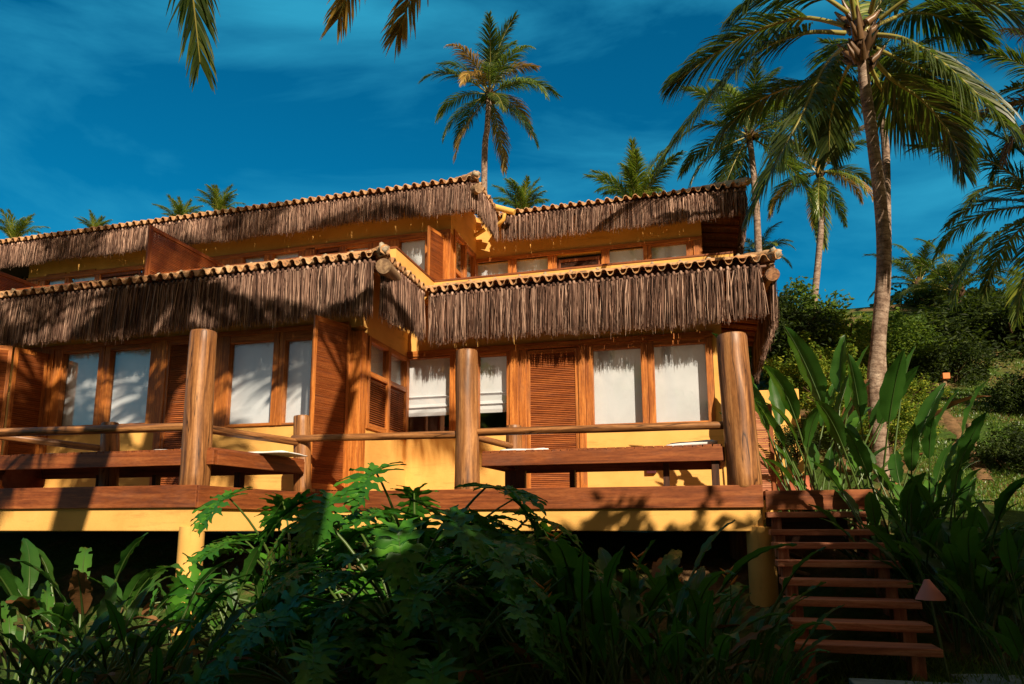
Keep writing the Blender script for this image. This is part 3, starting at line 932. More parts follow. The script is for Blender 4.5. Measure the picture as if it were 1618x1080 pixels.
# upper floor, side window
XS = XUC; mb = MB()
ya_, yb_ = YULW + 0.17, YURW - 0.1; ym_ = (ya_ + yb_) / 2
for (a, b) in ((ya_, ya_ + 0.1), (ym_ - 0.06, ym_ + 0.06), (yb_ - 0.1, yb_)):
    mb.box(XS - 0.08, XS + 0.03, a, b, ZE + 0.7, LTS)
for z in (ZE + 0.9, ZE + 1.4, LTS - 0.09):
    for (a, b) in ((ya_ + 0.1, ym_ - 0.06), (ym_ + 0.06, yb_ - 0.1)):
        mb.box(XS - 0.075, XS + 0.024, a, b, z, z + 0.09)
wf = mb.build('window', M['frame'], villa, 0.005)
for (a, b) in ((ya_ + 0.1, ym_ - 0.06), (ym_ + 0.06, yb_ - 0.1)):
    g = MB(); g.box(XS - 0.03, XS - 0.024, a, b, ZE + 1.45, LTS - 0.08); g.build('pane', M['glass'], wf)
    g = MB(); g.box(XS - 0.13, XS - 0.125, a, b, ZE + 1.4, LTS); g.build('curtain', M['curtain'], wf)
    s_ = MB(); z = ZE + 1.0
    while z < ZE + 1.4:
        s_.obox((XS - 0.02, (a + b) / 2, z), (0, (b - a) / 2, 0), (0.016, 0, -0.014), (0.0025, 0, 0.003)); z += 0.034
    s_.build('louvers', M['louver'], wf)
# upper floor, right wing
Y = YURW
def up2(px0, px1, yt):
    a = rp_(Y, px0, px1, yt, 440)
    return (a[0], a[1], ZE + 0.8, a[3])
window(Y, [up2(754, 803, 410), up2(816, 866, 404)], xy(Y, 746, 410), xy(Y, 880, 410), LTU_R, ZE + 0.7)
window(Y, [up2(963, 1017, 391), up2(1030, 1085, 386)], xy(Y, 950, 400), xy(Y, 1096, 400), LTU_R, ZE + 0.7)
mb = MB()
mb.box(XUC, XUR, Y - 0.05, Y - 0.001, LTU_R, LTU_R + 0.09)
mb.box(xy(Y, 1096, 400) + 0.003, XUR, Y - 0.06, Y + 0.16, ZE, LTU_R)
mb.build('timber_frame', M['frame'], villa, 0.006)
louvers((xy(Y, 880, 405) + 0.02, Y + 0.03, 0), (1, 0, 0), xy(Y, 950, 405) - xy(Y, 880, 405) - 0.04, ZE + 0.1, LTU_R - 0.1, name='door', mats=('fascia', 'darkwood'))
# balcony dividers
def divider(px, ptop, Y0, Y1):
    a = PY(px, ptop, Y0)
    f = louvers(V((a.x, Y0, 0)), (0, 1, 0), Y1 - Y0, ZE + 0.15, a.z, pitch=0.03, stile=0.09, rail=0.07, name='balcony_divider', mats=('fascia', 'louver'))
    mm = MB(); mm.box(a.x - 0.03, a.x + 0.03, Y0 + (Y1 - Y0) * 0.5, Y0 + (Y1 - Y0) * 0.5 + 0.1, ZE + 0.2, a.z - 0.07); mm.build('post', M['frame'], f)
divider(236, 354, 9.7, YULW)
divider(-12, 424, 9.7, YULW)

# ================================================================== VERANDA (deck, columns, posts, rails)
ver = thing('veranda', 'raised wooden veranda with log posts and rails on yellow beams and columns', 'veranda', (-3, 8.6, 0))
HF = DECK - PY(968, 803, YR).z
HB = DECK - PY(1090, 839, YR).z
poly_l = [(XL0, YL + 0.06), (CL.x - 0.02, YL + 0.06), (CJ.x - 0.03, YR + 0.06), (CJ.x - 0.03, YLW), (XL0, YLW)]
poly_r = [(CJ.x, YR + 0.06), (CR.x - 0.05, YR + 0.06), (CR.x - 0.05, YRW), (XLC + 0.01, YRW), (XLC + 0.01, YLW), (CJ.x - 0.03, YLW), (CJ.x - 0.03, YR + 0.06)]
mb = MB()
mb.prism([(p[0], p[1]) for p in poly_l], DECK - 0.06, DECK - 0.02)
mb.prism([(p[0], p[1]) for p in poly_r[:-1]], DECK - 0.06, DECK - 0.024)
mb.build('deck_boards', M['fascia'], ver)
mb = MB()
zf = DECK - HF / 2
mb.beam((XL0, YL + 0.03, zf), (CL.x, YL + 0.03, zf), 0.055, HF)
mb.beam((CL.x + 0.005, YL + 0.01, zf - 0.004), (CJ.x - 0.01, YR + 0.0, zf - 0.004), 0.055, HF)
mb.beam((CJ.x - 0.005, YR + 0.03, zf), (CR.x, YR + 0.03, zf), 0.055, HF)
mb.beam((CR.x - 0.03, YR + 0.06, zf), (CR.x - 0.03, YRW + 0.3, zf), 0.055, HF)
mb.build('fascia', M['fascia'], ver, 0.006)
mb = MB()
zb0, zb1 = DECK - HB, DECK - HF + 0.03
mb.beam((XL0, YL + 0.12, (zb0 + zb1) / 2), (CL.x - 0.0, YL + 0.12, (zb0 + zb1) / 2), 0.16, zb1 - zb0)
mb.beam((CL.x - 0.09, YL + 0.06, (zb0 + zb1) / 2 - 0.003), (CJ.x - 0.09, YR + 0.06, (zb0 + zb1) / 2 - 0.003), 0.16, zb1 - zb0)
mb.beam((CJ.x - 0.1, YR + 0.13, (zb0 + zb1) / 2), (CR.x - 0.01, YR + 0.13, (zb0 + zb1) / 2), 0.17, zb1 - zb0)
mb.beam((CR.x - 0.1, YR + 0.2, (zb0 + zb1) / 2 - 0.003), (CR.x - 0.1, YRW, (zb0 + zb1) / 2 - 0.003), 0.16, zb1 - zb0)
mb.build('beam', M['plaster'], ver, 0.012)
def column(px, Y, r):
    p = PY(px, 900, Y)
    m_ = MB(); m_.tube([(p.x, Y, -0.4), (p.x, Y, 0.4), (p.x, Y, zb0 + 0.05)], [r * 1.05, r * 1.02, r], 28, 0, True, True, 0.03)
    m_.build('column', M['plaster'], ver)
column(299, YL + 0.14, 0.135)
column(1205, YR + 0.16, 0.15)
# inner support of darker timber
p = PY(1172, 900, 9.6)
log((p.x, 9.6, -0.2), (p.x, 9.6, zb0 + 0.2), 0.14, 0.13).build('support_post', M['fascia'], ver)
def post(pxb, pyb, pxt, pyt, Y, r, name='post'):
    b = PY(pxb, pyb, Y); tpt = PY(pxt, pyt, Y)
    o = log((b.x, Y, DECK - 0.02), (tpt.x, Y, tpt.z), r * 1.06, r * 0.95, 22, 12, 0.08).build(name, M['log'], ver)
    return b, tpt
post(307, 770, 322, 524, YL + 0.2, 0.158)
post(738, 772, 737, 554, YR + 0.18, 0.152)
post(1176, 766, 1156, 529, YR + 0.18, 0.185)
post(478, 778, 477, 657, YR + 0.14, 0.115)
post(812, 775, 812, 672, 10.05, 0.12)
post(172, 775, 174, 668, 8.15, 0.12)
def rail(p0, Y0, p1, Y1, r=0.052):
    log(PY(*p0, Y0), PY(*p1, Y1), r, r * 0.95, 12, 10, 0.10).build('rail', M['log'], ver)
YP = YR + 0.18
rail((-30, 684), YL + 0.2, (300, 674), YL + 0.2, 0.055)
rail((-20, 686), YL + 0.35, (165, 709), 8.15, 0.05)
rail((318, 676), YL + 0.25, (474, 699), YR + 0.1, 0.052)
rail((462, 693), YP - 0.16, (732, 686), YP, 0.05)
rail((744, 683), YP, (1165, 671), YP, 0.05)
rail((745, 689), YP + 0.1, (812, 706), 10.05, 0.048)

# ================================================================== DAYBEDS
def daybed(label, poly, zt, loc, legs, hb=0.165):
    """slatted platform over a boxed frame; poly runs front-left, front-right, back-right, back-left"""
    t_ = thing('daybed', label, 'daybed', loc, 'daybeds on the veranda')
    P = [V((p[0], p[1], 0)) for p in poly]
    f = MB()
    for i in range(4):
        a, b = P[i], P[(i + 1) % 4]
        d = (b - a).normalized() * 0.03
        f.beam(a + V((0, 0, zt - hb / 2 - 0.025 - 0.002 * i)) + d * (i % 2), b + V((0, 0, zt - hb / 2 - 0.025 - 0.002 * i)) - d * (i % 2), 0.045, hb)
    f.build('frame', M['fascia'], t_, 0.005)
    s = MB()
    L = (P[1] - P[0]).length; n = max(3, int(L / 0.11))
    for i in range(n):
        a = P[0].lerp(P[1], (i + 0.06) / n); b = P[0].lerp(P[1], (i + 0.94) / n)
        c = P[3].lerp(P[2], (i + 0.06) / n); e = P[3].lerp(P[2], (i + 0.94) / n)
        dz = rnd.uniform(-0.003, 0.003)
        m0 = (a + b + c + e) / 4 + V((0, 0, zt - 0.012 + dz))
        s.obox(m0, (b - a) / 2, ((c + e) / 2 - (a + b) / 2) / 2 * 1.01, V((0, 0, 0.013)))
    s.build('slats', M['fascia'], t_)
    for (x, y, sx) in legs:
        l_ = MB(); l_.box(x - sx, x + sx, y - 0.05, y + 0.05, DECK - 0.02, zt - hb - 0.02)
        l_.build('leg', M['darkwood'], t_)
    return t_
a = PY(762, 711, YP - 0.02); b = PY(1146, 703, YP - 0.02)
ZBR = (a.z + b.z) / 2
daybed('long slatted hardwood daybed between the two log posts by the stairs', [(a.x, YP - 0.02), (b.x - 0.03, YP - 0.02), (b.x - 0.03, 10.0), (PY(812, 700, 9.95).x, 10.0)], ZBR, (a.x, YP, DECK),
       [(PY(1053, 750, 9.0).x, 9.0, 0.035), (PY(905, 755, 9.7).x, 9.7, 0.035), (b.x - 0.12, 9.9, 0.04), (PY(815, 755, 9.6).x, 9.6, 0.14), (b.x - 0.12, YP + 0.06, 0.04)])
a2 = PY(100, 714, YL + 0.18); b2 = PY(284, 710, YL + 0.18)
ZBL = (a2.z + b2.z) / 2
daybed('slatted hardwood daybed in the shade behind the leftmost log post', [(-11.5, YL + 0.2), (CL.x + 0.06, YL + 0.2), (CJ.x - 0.02, YR + 0.05), (-11.5, YR - 0.1)], ZBL, (CL.x, YL + 0.2, DECK),
       [(PY(166, 760, 8.2).x, 8.2, 0.11), (PY(378, 760, 8.3).x, 8.3, 0.045), (PY(247, 760, 8.4).x, 8.4, 0.03), (-10.5, 8.2, 0.05)])
def pad(name, label, cat, corners, zt, th, lift=0.0, mat='fabric', grp=None):
    """soft rectangular pad with a sagging, rounded outline"""
    c = [V(q) for q in corners]
    m_ = MB(); n = 10; vs = []
    for j in range(n + 1):
        for i in range(n + 1):
            u, v_ = i / n, j / n
            p = c[0].lerp(c[1], u).lerp(c[3].lerp(c[2], u), v_)
            e = min(u, 1 - u, v_, 1 - v_)
            h = th * (0.45 + 0.55 * min(1, e * 6) ** 0.5) + 0.012 * noise.noise(V((p.x * 5, p.y * 5, 2)))
            vs.append(V((p.x, p.y, zt + h + lift * u)))
    k = len(vs)
    for j in range(n + 1):
        for i in range(n + 1):
            q = vs[j * (n + 1) + i]
            vs.append(V((q.x, q.y, zt + 0.004 + lift * i / n * 0.6)))
    W = n + 1
    fs = []
    for j in range(n):
        for i in range(n):
            a_ = j * W + i
            fs += [(a_, a_ + 1, a_ + W + 1, a_ + W), (k + a_, k + a_ + W, k + a_ + W + 1, k + a_ + 1)]
    for i in range(n):
        fs += [(i, k + i, k + i + 1, i + 1), (n * W + i, n * W + i + 1, k + n * W + i + 1, k + n * W + i),
               (i * W, (i + 1) * W, k + (i + 1) * W, k + i * W), (i * W + n, k + i * W + n, k + (i + 1) * W + n, (i + 1) * W + n)]
    m_.add(vs, fs, None, 0, True)
    tag(m_.build(name, M[mat]), label, cat, grp)
def padpx(x0, x1, yy, y0, y1, zt, th, label, lift=0.0):
    a_, b_ = PY(x0, yy, y0), PY(x1, yy, y0)
    dx = (y1 - y0) * 0.05
    pad('cushion', label, 'cushion', [(a_.x, y0, 0), (b_.x, y0, 0), (b_.x - dx, y1, 0), (a_.x - dx, y1, 0)], zt, th, lift, 'fabric', 'white pads on the daybeds')
padpx(790, 866, 710, YP + 0.12, 9.7, ZBR, 0.05, 'flat white pad on the stair-side daybed next to the middle log post')
padpx(1052, 1134, 700, YP + 0.15, 9.7, ZBR, 0.06, 'white pad with a raised end on the stair-side daybed beside the thick end post', 0.04)
padpx(22, 92, 712, YL + 0.4, 8.3, ZBL, 0.045, 'thin white pad on the shaded daybed near its left end')
padpx(232, 292, 706, YL + 0.5, 8.3, ZBL, 0.06, 'white pad on the shaded daybed just left of the first log post')
padpx(352, 452, 715, YL + 0.9, 8.35, ZBL, 0.04, 'white pad on the shaded daybed corner between log post and stub post')

# ================================================================== STAIRCASE
st = thing('staircase', 'open wooden staircase with broad red brown treads climbing to the veranda', 'stairs', (1.2, 7.5, 0))
TR = [(1209, 1388, 808), (1212, 1394, 836), (1217, 1411, 857), (1220, 1428, 886), (1222, 1442, 916), (1225, 1457, 948), (1228, 1474, 984), (1245, 1490, 1021)]
XA = CR.x + 0.02
XB = PY(1380, 790, YR - 0.02).x
NT = len(TR)
tread_pos = []
for i, (xl, xr, yy) in enumerate(TR):
    Yt = YR - 0.02 - 0.30 * i - 0.06
    p0 = PY((xl + xr) / 2, yy, Yt)
    xrr = PY(xr, yy, Yt).x
    m_ = MB()
    x0_ = XA if i < 7 else PY(xl, yy, Yt).x
    m_.box(x0_ + 0.01 * rnd.uniform(0, 1), xrr, Yt, Yt + 0.30, p0.z - 0.062, p0.z)
    m_.build('tread', M['tread'], st, 0.008)
    tread_pos.append((Yt, p0.z, xrr))
for side in (0, 1):
    m_ = MB()
    for i, (Yt, z, xrr) in enumerate(tread_pos):
        xx = XA + 0.10 if side == 0 else xrr - 0.16
        zn = tread_pos[i + 1][1] if i + 1 < NT else 0.02
        m_.box(xx - 0.05, xx + 0.05, Yt + 0.06, Yt + 0.24, zn - 0.16 if i + 1 < NT else -0.1, z - 0.064)
    m_.build('stringer', M['tread'], st, 0.005)
m_ = MB()
zl = PY(1290, 774, YR - 0.0).z
hl = zl - PY(1290, 805, YR).z
m_.box(XA, XB, YR - 0.03, YR + 0.02, zl - hl, zl)
m_.box(XA, XB - 0.01, YR + 0.021, YR + 1.2, zl - 0.06, zl - 0.015)
m_.build('landing', M['fascia'], st, 0.006)
m_ = MB()
m_.box(XA, XB - 0.25, YR + 0.10, YR + 0.14, zl - hl - 0.35, zl - hl - 0.02)
m_.build('riser_board', M['darkwood'], st)
tag(MB.build((lambda q: (q.box(XA + 0.35, 1.75, tread_pos[-1][0] - 0.42, tread_pos[-1][0] - 0.12, -0.08, 0.035), q)[1])(MB()), 'step_slab', M['stone'], None, 0.01), 'worn stone slab in the grass at the foot of the wooden stairs', 'slab')

# ================================================================== yard things at the right of the house
yw = thing('garden_wall', 'short yellow plaster wall behind the stairs and the thick end post', 'wall', (1.2, 11.6, 1.2))
m_ = MB(); a = PY(1186, 617, 11.7); b = PY(1262, 617, 11.7)
m_.box(a.x, b.x, 11.7, 11.9, 0.6, a.z); m_.box(a.x - 0.3, a.x + 0.09, 11.9, 14.6, 0.6, a.z)
m_.build('wall', M['plaster'], yw, 0.015)
gt = thing('screen_panel', 'reddish slatted wooden screen standing right behind the thick end post', 'screen', (0.9, 9.9, DECK))
a = PY(1180, 640, 9.9); b = PY(1219, 640, 9.9)
f_ = MB()
zt_ = a.z; zb_ = DECK - 0.1
f_.box(b.x - 0.05, b.x, 9.88, 9.94, zb_, zt_); f_.box(a.x, a.x + 0.05, 9.88, 9.94, zb_, zt_); f_.box(a.x + 0.05, b.x - 0.05, 9.885, 9.935, zt_ - 0.05, zt_ - 0.003)
f_.build('frame', M['fascia'], gt, 0.004)
s_ = MB(); z = zb_ + 0.02
while z < zt_ - 0.06:
    s_.box(a.x + 0.05, b.x - 0.05, 9.9, 9.92, z, z + 0.020 + rnd.uniform(-0.004, 0.002)); z += 0.024
s_.build('slats', M['tread'], gt)

def pot(label, x, y, z, r, h, mat):
    t_ = thing('clay_pot', label, 'pot', (x, y, z))
    m_ = MB()
    prof = [(0.0, 0.62), (0.04, 0.68), (0.35, 0.98), (0.65, 1.0), (0.88, 0.84), (0.93, 0.86), (1.0, 0.92)]
    m_.tube([(x, y, z + a_ * h) for a_, _ in prof], [q * r for _, q in prof], 24)
    m_.tube([(x, y, z + h), (x, y, z + h + 0.001)], [r * 0.84, r * 0.84], 24)
    m_.build('body', mat, t_)
    return t_
p = PY(36, 775, 8.45)
pot('big terracotta jar in the dark under the shaded daybed at the left edge', p.x, 8.45, DECK, 0.27, 0.42, M['terra'])
p = PY(1252, 735, 10.6)
pot('brown clay planter behind the stair landing in front of the yellow garden wall', p.x, 10.6, 1.35, 0.24, 0.5, M['terra'])

lamp = thing('garden_lamp', 'small pink terracotta cone lamp on a thin stake beside the lower stair treads', 'lamp', (2, 6.6, 0))
c0 = PY(1464, 917, 6.5); c1 = PY(1470, 947, 6.5)
m_ = MB()
m_.tube([(c1.x, 6.5, c1.z), (c1.x, 6.5, c1.z + 0.012), (c0.x + 0.005, 6.5, c0.z - 0.02), (c0.x, 6.5, c0.z + 0.008)], [0.105, 0.103, 0.034, 0.02], 22)
m_.build('lamp_shade', M['pinkclay'], lamp)
m_ = MB(); m_.tube([(c1.x, 6.5, c1.z), (c1.x + 0.06, 6.48, 0.1), (c1.x + 0.08, 6.47, -0.05)], 0.009, 6)
m_.build('stake', M['stalk'], lamp)

def stump(label, x, y, z, r, h, lean=0):
    o = log((x, y, z - 0.1), (x + lean, y, z + h), r, r * 0.9, 12, 4, 0.12).build('tree_stump', M['greywood'])
    tag(o, label, 'stump')
def gpt(px, py, lo=9, hi=45):
    """first hit of the pixel's ray with the ground"""
    d = ray(px, py); q = None; s = lo
    while s < hi:
        p_ = EYE + d * s
        if p_.z <= gz(p_.x, p_.y): return V((p_.x, p_.y, gz(p_.x, p_.y)))
        s += 0.05
    return EYE + d * hi
for (px, py, r, h, lb) in ((1536, 704, 0.07, 0.36, 'upright cut log post standing on the grassy slope beside the sandy track'), (1474, 622, 0.16, 0.22, 'low wide tree stump at the top of the grassy slope'),
                           (1436, 622, 0.14, 0.3, 'pale split stump beside the yellow green shrubs on the slope')):
    p = gpt(px, py)
    stump(lb, p.x, p.y, p.z, r, h)
p = PY(1150, 930, 9.3)
stump('short cut log standing under the veranda beside the right yellow column', p.x, 9.3, 0.3, 0.08, p.z + 0.16 - 0.3)
p = gpt(1493, 613)
sg = thing('marker_sign', 'small orange box marker on a stub at the top of the grassy slope', 'sign', p)
log((p.x, p.y, p.z - 0.1), (p.x, p.y, p.z + 0.2), 0.06, 0.05, 8, 3).build('post', M['greywood'], sg)
m_ = MB(); m_.box(p.x - 0.05, p.x + 0.1, p.y - 0.12, p.y + 0.1, p.z + 0.2, p.z + 0.34); m_.build('box', M['orange'], sg, 0.01)
for i, (x0, y0, x1, y1, Yb, lb) in enumerate(((1228, 868, 1268, 882, 9.3, 'thin pale stick lying uppermost behind the stair treads'), (1232, 878, 1256, 886, 9.2, 'short pale stick lying under the longer one behind the stairs'),
                                 (1286, 868, 1316, 884, 9.3, 'thick peeled branch in the middle of the gap behind the upper stair treads'), (1288, 900, 1330, 914, 9.0, 'long brown root running behind the middle stair treads'),
                                 (1250, 902, 1278, 908, 9.1, 'short dark root lying behind the middle stair treads near the column'))):
    a, b = PY(x0, y0, Yb), PY(x1, y1, Yb - 0.25)
    tag(log(a, b, 0.035, 0.025, 8, 4, 0.2).build('fallen_branch', M['greywood']), lb, 'branch')
fl = PZ(1570, 1078, 0.0)
m_ = MB()
m_.prism([(fl.x - 0.28, fl.y - 0.30), (fl.x + 0.45, fl.y - 0.28), (fl.x + 0.5, fl.y + 0.16), (fl.x + 0.1, fl.y + 0.22), (fl.x - 0.26, fl.y + 0.12)], -0.05, 0.03)
tag(m_.build('flagstone', M['stone'], None, 0.012), 'blue grey flagstone set in the grass at the lower right edge', 'flagstone')

exec_later = True
# ================================================================== PALMS
def frond_into(mb, curve, L, n, leaf_len, wid, droop, seed, up_hint=V((0, 0, 1)), start=0.14, rr=0.035):
    """leaflets in material 0, rachis in material 1, along a list of points"""
    r = random.Random(seed)
    m = len(curve)
    def at(t):
        f = t * (m - 1); i = min(int(f), m - 2); q = f - i
        return curve[i].lerp(curve[i + 1], q), (curve[i + 1] - curve[i]).normalized()
    mb.tube(curve, [max(0.004, rr * (1 - 0.88 * i / (m - 1))) for i in range(m)], 5, 1, False)
    down = V((0, 0, -1))
    for i in range(n):
        t = start + (1 - start) * (i + r.uniform(-0.3, 0.3)) / (n - 1)
        t = max(start, min(0.999, t))
        p, T = at(t)
        sd = T.cross(up_hint)
        if sd.length < 0.05: sd = T.cross(V((0.3, 1, 0)))
        sd.normalize(); up = sd.cross(T).normalized()
        s = (t - start) / (1 - start)
        prof = (0.55 + 0.45 * min(1, s * 4)) * (1 - 0.62 * max(0, s - 0.45) / 0.55)
        for sg in (-1, 1):
            ll = leaf_len * prof * r.uniform(0.85, 1.12)
            a = R(38 + 30 * s) + r.gauss(0, 0.09)
            d = (sd * sg * math.cos(a) + T * math.sin(a) + up * r.uniform(0.0, 0.30)).normalized()
            wd = (T - d * T.dot(d))
            wd = (wd.normalized() + up * r.uniform(-0.5, 0.5)).normalized()
            q = p.copy(); pts = []
            K = 4
            for k in range(K + 1):
                pts.append(q.copy())
                d = (d + down * droop * (0.10 + 0.22 * k) * r.uniform(0.7, 1.3)).normalized()
                q = q + d * (ll / K)
            b = len(mb.v)
            prw = (0.5, 1.0, 0.9, 0.55, 0.06)
            for k, c in enumerate(pts):
                h = wd * (wid * prw[k] * 0.5)
                for x in (c - h, c + h):
                    mb.v.append(tuple(x)); mb.g.append(tuple(x))
            for k in range(K):
                mb.f.append((b + 2 * k, b + 2 * k + 1, b + 2 * k + 3, b + 2 * k + 2)); mb.m.append(0); mb.sm.append(True)
def arc(elev, bend, L, m=14):
    pts = [V((0, 0, 0))]; a = R(elev)
    for i in range(m - 1):
        s = i / (m - 2)
        pts.append(pts[-1] + V((math.cos(a), 0, math.sin(a))) * (L / (m - 1)))
        a -= R(bend) / (m - 1) * (0.5 + 1.0 * s)
    return pts
FM = {}
for e, bd in ((82, 45), (62, 60), (42, 75), (22, 80), (2, 70), (-25, 50), (-55, 28)):
    for k in range(2):
        mb = MB()
        frond_into(mb, arc(e + k * 6, bd + k * 12, 1.0), 1.0, 74, 0.26, 0.0135, 0.42 + 0.25 * k, 100 + e + k, start=0.16, rr=0.011)
        FM[(e, k)] = mb.mesh('frond', [M['frond'], M['petiole']])
ELS = [82, 62, 42, 22, 2, -25, -55]
def palm(label, trunk_px, crown_L, seed, tr=0.16, classes=None, mats=('frond', 'frond_light'), nfr=22, yaws=None, nuts=0, group='coconut palms', base_drop=True, crown=None):
    """trunk_px: list of (px,py,Y) from the crown downwards"""
    r = random.Random(seed)
    pts = [PY(x, y, yy) for x, y, yy in trunk_px]
    C = pts[0]
    B = pts[-1].copy()
    g = gz(B.x, B.y)
    if base_drop and B.z > g:
        pts.append(V((B.x, B.y, g - 0.3)))
    base = pts[-1]
    t_ = thing('palm_tree', label, 'palm tree', base, group)
    # smooth trunk
    sm = []
    for i in range(len(pts) - 1):
        p0, p1, p2, p3 = pts[max(i - 1, 0)], pts[i], pts[i + 1], pts[min(i + 2, len(pts) - 1)]
        k = max(4, int((p2 - p1).length / 0.35))
        for j in range(k):
            s = j / k
            sm.append(0.5 * ((2 * p1) + (p2 - p0) * s + (2 * p0 - 5 * p1 + 4 * p2 - p3) * s * s + (3 * p1 - p0 - 3 * p2 + p3) * s ** 3))
    sm.append(pts[-1])
    m_ = MB()
    n = len(sm)
    m_.tube(list(reversed(sm)), [tr * (1.15 - 0.4 * i / (n - 1)) for i in range(n)], 16, 0, True, True, 0.12)
    m_.build('trunk', M['trunk'], t_)
    m_ = MB()
    m_.blob(C + V((0, 0, 0.0)), tr * 1.35, 0, 1, 1, 1.7, 10, 8, 0.5)
    m_.build('leaf_sheath', M['bark'], t_)
    if nuts:
        for k in range(nuts):
            a = r.uniform(0, 6.28)
            m_ = MB(); m_.blob(C + V((math.cos(a) * tr * 1.9, math.sin(a) * tr * 1.9, -tr * r.uniform(0.3, 1.8))), tr * 0.75, 0, 1, 1, 1.15, 8, 6)
            m_.build('coconut', M['frond_dry'] if k % 2 else M['bush'], t_)
    cl_ = classes or [82, 82, 62, 62, 62, 42, 42, 42, 42, 22, 22, 22, 22, 2, 2, 2, -25, -25, -25, -55, -55]
    for i in range(nfr):
        e = cl_[i % len(cl_)]
        yw_ = (i * 2.39996 + r.uniform(-0.35, 0.35)) if yaws is None else R(yaws[i % len(yaws)])
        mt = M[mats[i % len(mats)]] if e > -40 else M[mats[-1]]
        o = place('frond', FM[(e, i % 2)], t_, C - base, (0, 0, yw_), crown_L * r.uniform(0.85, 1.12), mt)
        o.rotation_euler[0] = r.uniform(-0.15, 0.15)
    return t_, C, base
# tall one over the roof
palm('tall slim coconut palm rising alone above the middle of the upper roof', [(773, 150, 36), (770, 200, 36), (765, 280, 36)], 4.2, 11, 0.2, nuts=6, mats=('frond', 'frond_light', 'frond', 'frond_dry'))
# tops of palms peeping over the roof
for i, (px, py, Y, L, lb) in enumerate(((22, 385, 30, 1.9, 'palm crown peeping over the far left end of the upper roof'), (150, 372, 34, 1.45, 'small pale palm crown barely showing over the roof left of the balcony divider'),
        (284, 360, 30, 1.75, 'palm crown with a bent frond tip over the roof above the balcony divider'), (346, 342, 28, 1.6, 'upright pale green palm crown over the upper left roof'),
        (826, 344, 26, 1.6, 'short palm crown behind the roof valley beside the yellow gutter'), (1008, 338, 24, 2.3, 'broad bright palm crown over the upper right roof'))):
    palm(lb, [(px, py, Y), (px + 2, py + 60, Y)], L, 30 + i, 0.12, nfr=16, mats=('frond_sunlit',), classes=[82, 62, 82, 62, 62, 62, 42, 62])
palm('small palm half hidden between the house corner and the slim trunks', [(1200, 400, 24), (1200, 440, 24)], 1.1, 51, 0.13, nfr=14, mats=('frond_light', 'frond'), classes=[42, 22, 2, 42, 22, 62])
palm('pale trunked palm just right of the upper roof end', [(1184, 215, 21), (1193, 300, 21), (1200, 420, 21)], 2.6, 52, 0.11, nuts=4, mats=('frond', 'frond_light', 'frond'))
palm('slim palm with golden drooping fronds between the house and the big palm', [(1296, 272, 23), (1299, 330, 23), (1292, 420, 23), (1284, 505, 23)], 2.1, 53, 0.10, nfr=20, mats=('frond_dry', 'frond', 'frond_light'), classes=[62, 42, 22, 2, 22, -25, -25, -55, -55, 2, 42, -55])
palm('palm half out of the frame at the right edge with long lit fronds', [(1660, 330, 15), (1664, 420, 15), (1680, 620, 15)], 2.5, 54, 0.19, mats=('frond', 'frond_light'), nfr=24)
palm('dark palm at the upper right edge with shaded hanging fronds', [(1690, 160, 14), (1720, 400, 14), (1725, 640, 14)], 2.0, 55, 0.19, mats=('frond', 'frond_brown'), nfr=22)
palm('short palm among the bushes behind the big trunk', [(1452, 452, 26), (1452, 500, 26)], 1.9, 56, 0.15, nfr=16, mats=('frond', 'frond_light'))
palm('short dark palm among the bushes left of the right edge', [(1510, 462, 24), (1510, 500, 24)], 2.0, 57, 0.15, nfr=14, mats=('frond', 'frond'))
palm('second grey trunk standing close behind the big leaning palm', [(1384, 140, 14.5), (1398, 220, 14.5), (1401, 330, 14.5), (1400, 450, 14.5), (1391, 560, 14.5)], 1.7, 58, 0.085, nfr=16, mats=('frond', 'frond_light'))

# the big palm by the stairs: fronds follow the photographed ones
def bez(P, m=22):
    out = []
    n = len(P) - 1
    for i in range(m):
        f = i / (m - 1) * n; k = min(int(f), n - 1); s = f - k
        p0, p1, p2, p3 = P[max(k - 1, 0)], P[k], P[k + 1], P[min(k + 2, n)]
        out.append(0.5 * ((2 * p1) + (p2 - p0) * s + (2 * p0 - 5 * p1 + 4 * p2 - p3) * s * s + (3 * p1 - p0 - 3 * p2 + p3) * s ** 3))
    return out
YH = 12.0
def hero_fronds(t_, base, specs, n=140, leaf=1.0, wid=0.034, rr=0.042):
    for i, (pp, dz, mt, dr) in enumerate(specs):
        P = [PY(x, y, YH + d) for (x, y, d) in pp]
        cv = bez(P)
        mb = MB()
        frond_into(mb, cv, 1, n, leaf, wid, dr, 500 + i, start=dz, rr=rr)
        mb.build('frond', [M[mt], M['petiole']], t_)
t_, C, base = palm('big leaning coconut palm with a ringed trunk rising beside the stairs', [(1360, 70, YH), (1366, 130, YH), (1377, 210, YH), (1389, 300, YH), (1396, 390, YH), (1393, 470, YH), (1387, 550, YH), (1383, 620, YH)], 3.2, 60, 0.105,
                   nfr=5, classes=[62, 82, 42], mats=('frond', 'frond_light'), yaws=[60, 120, 90, 20, 150])
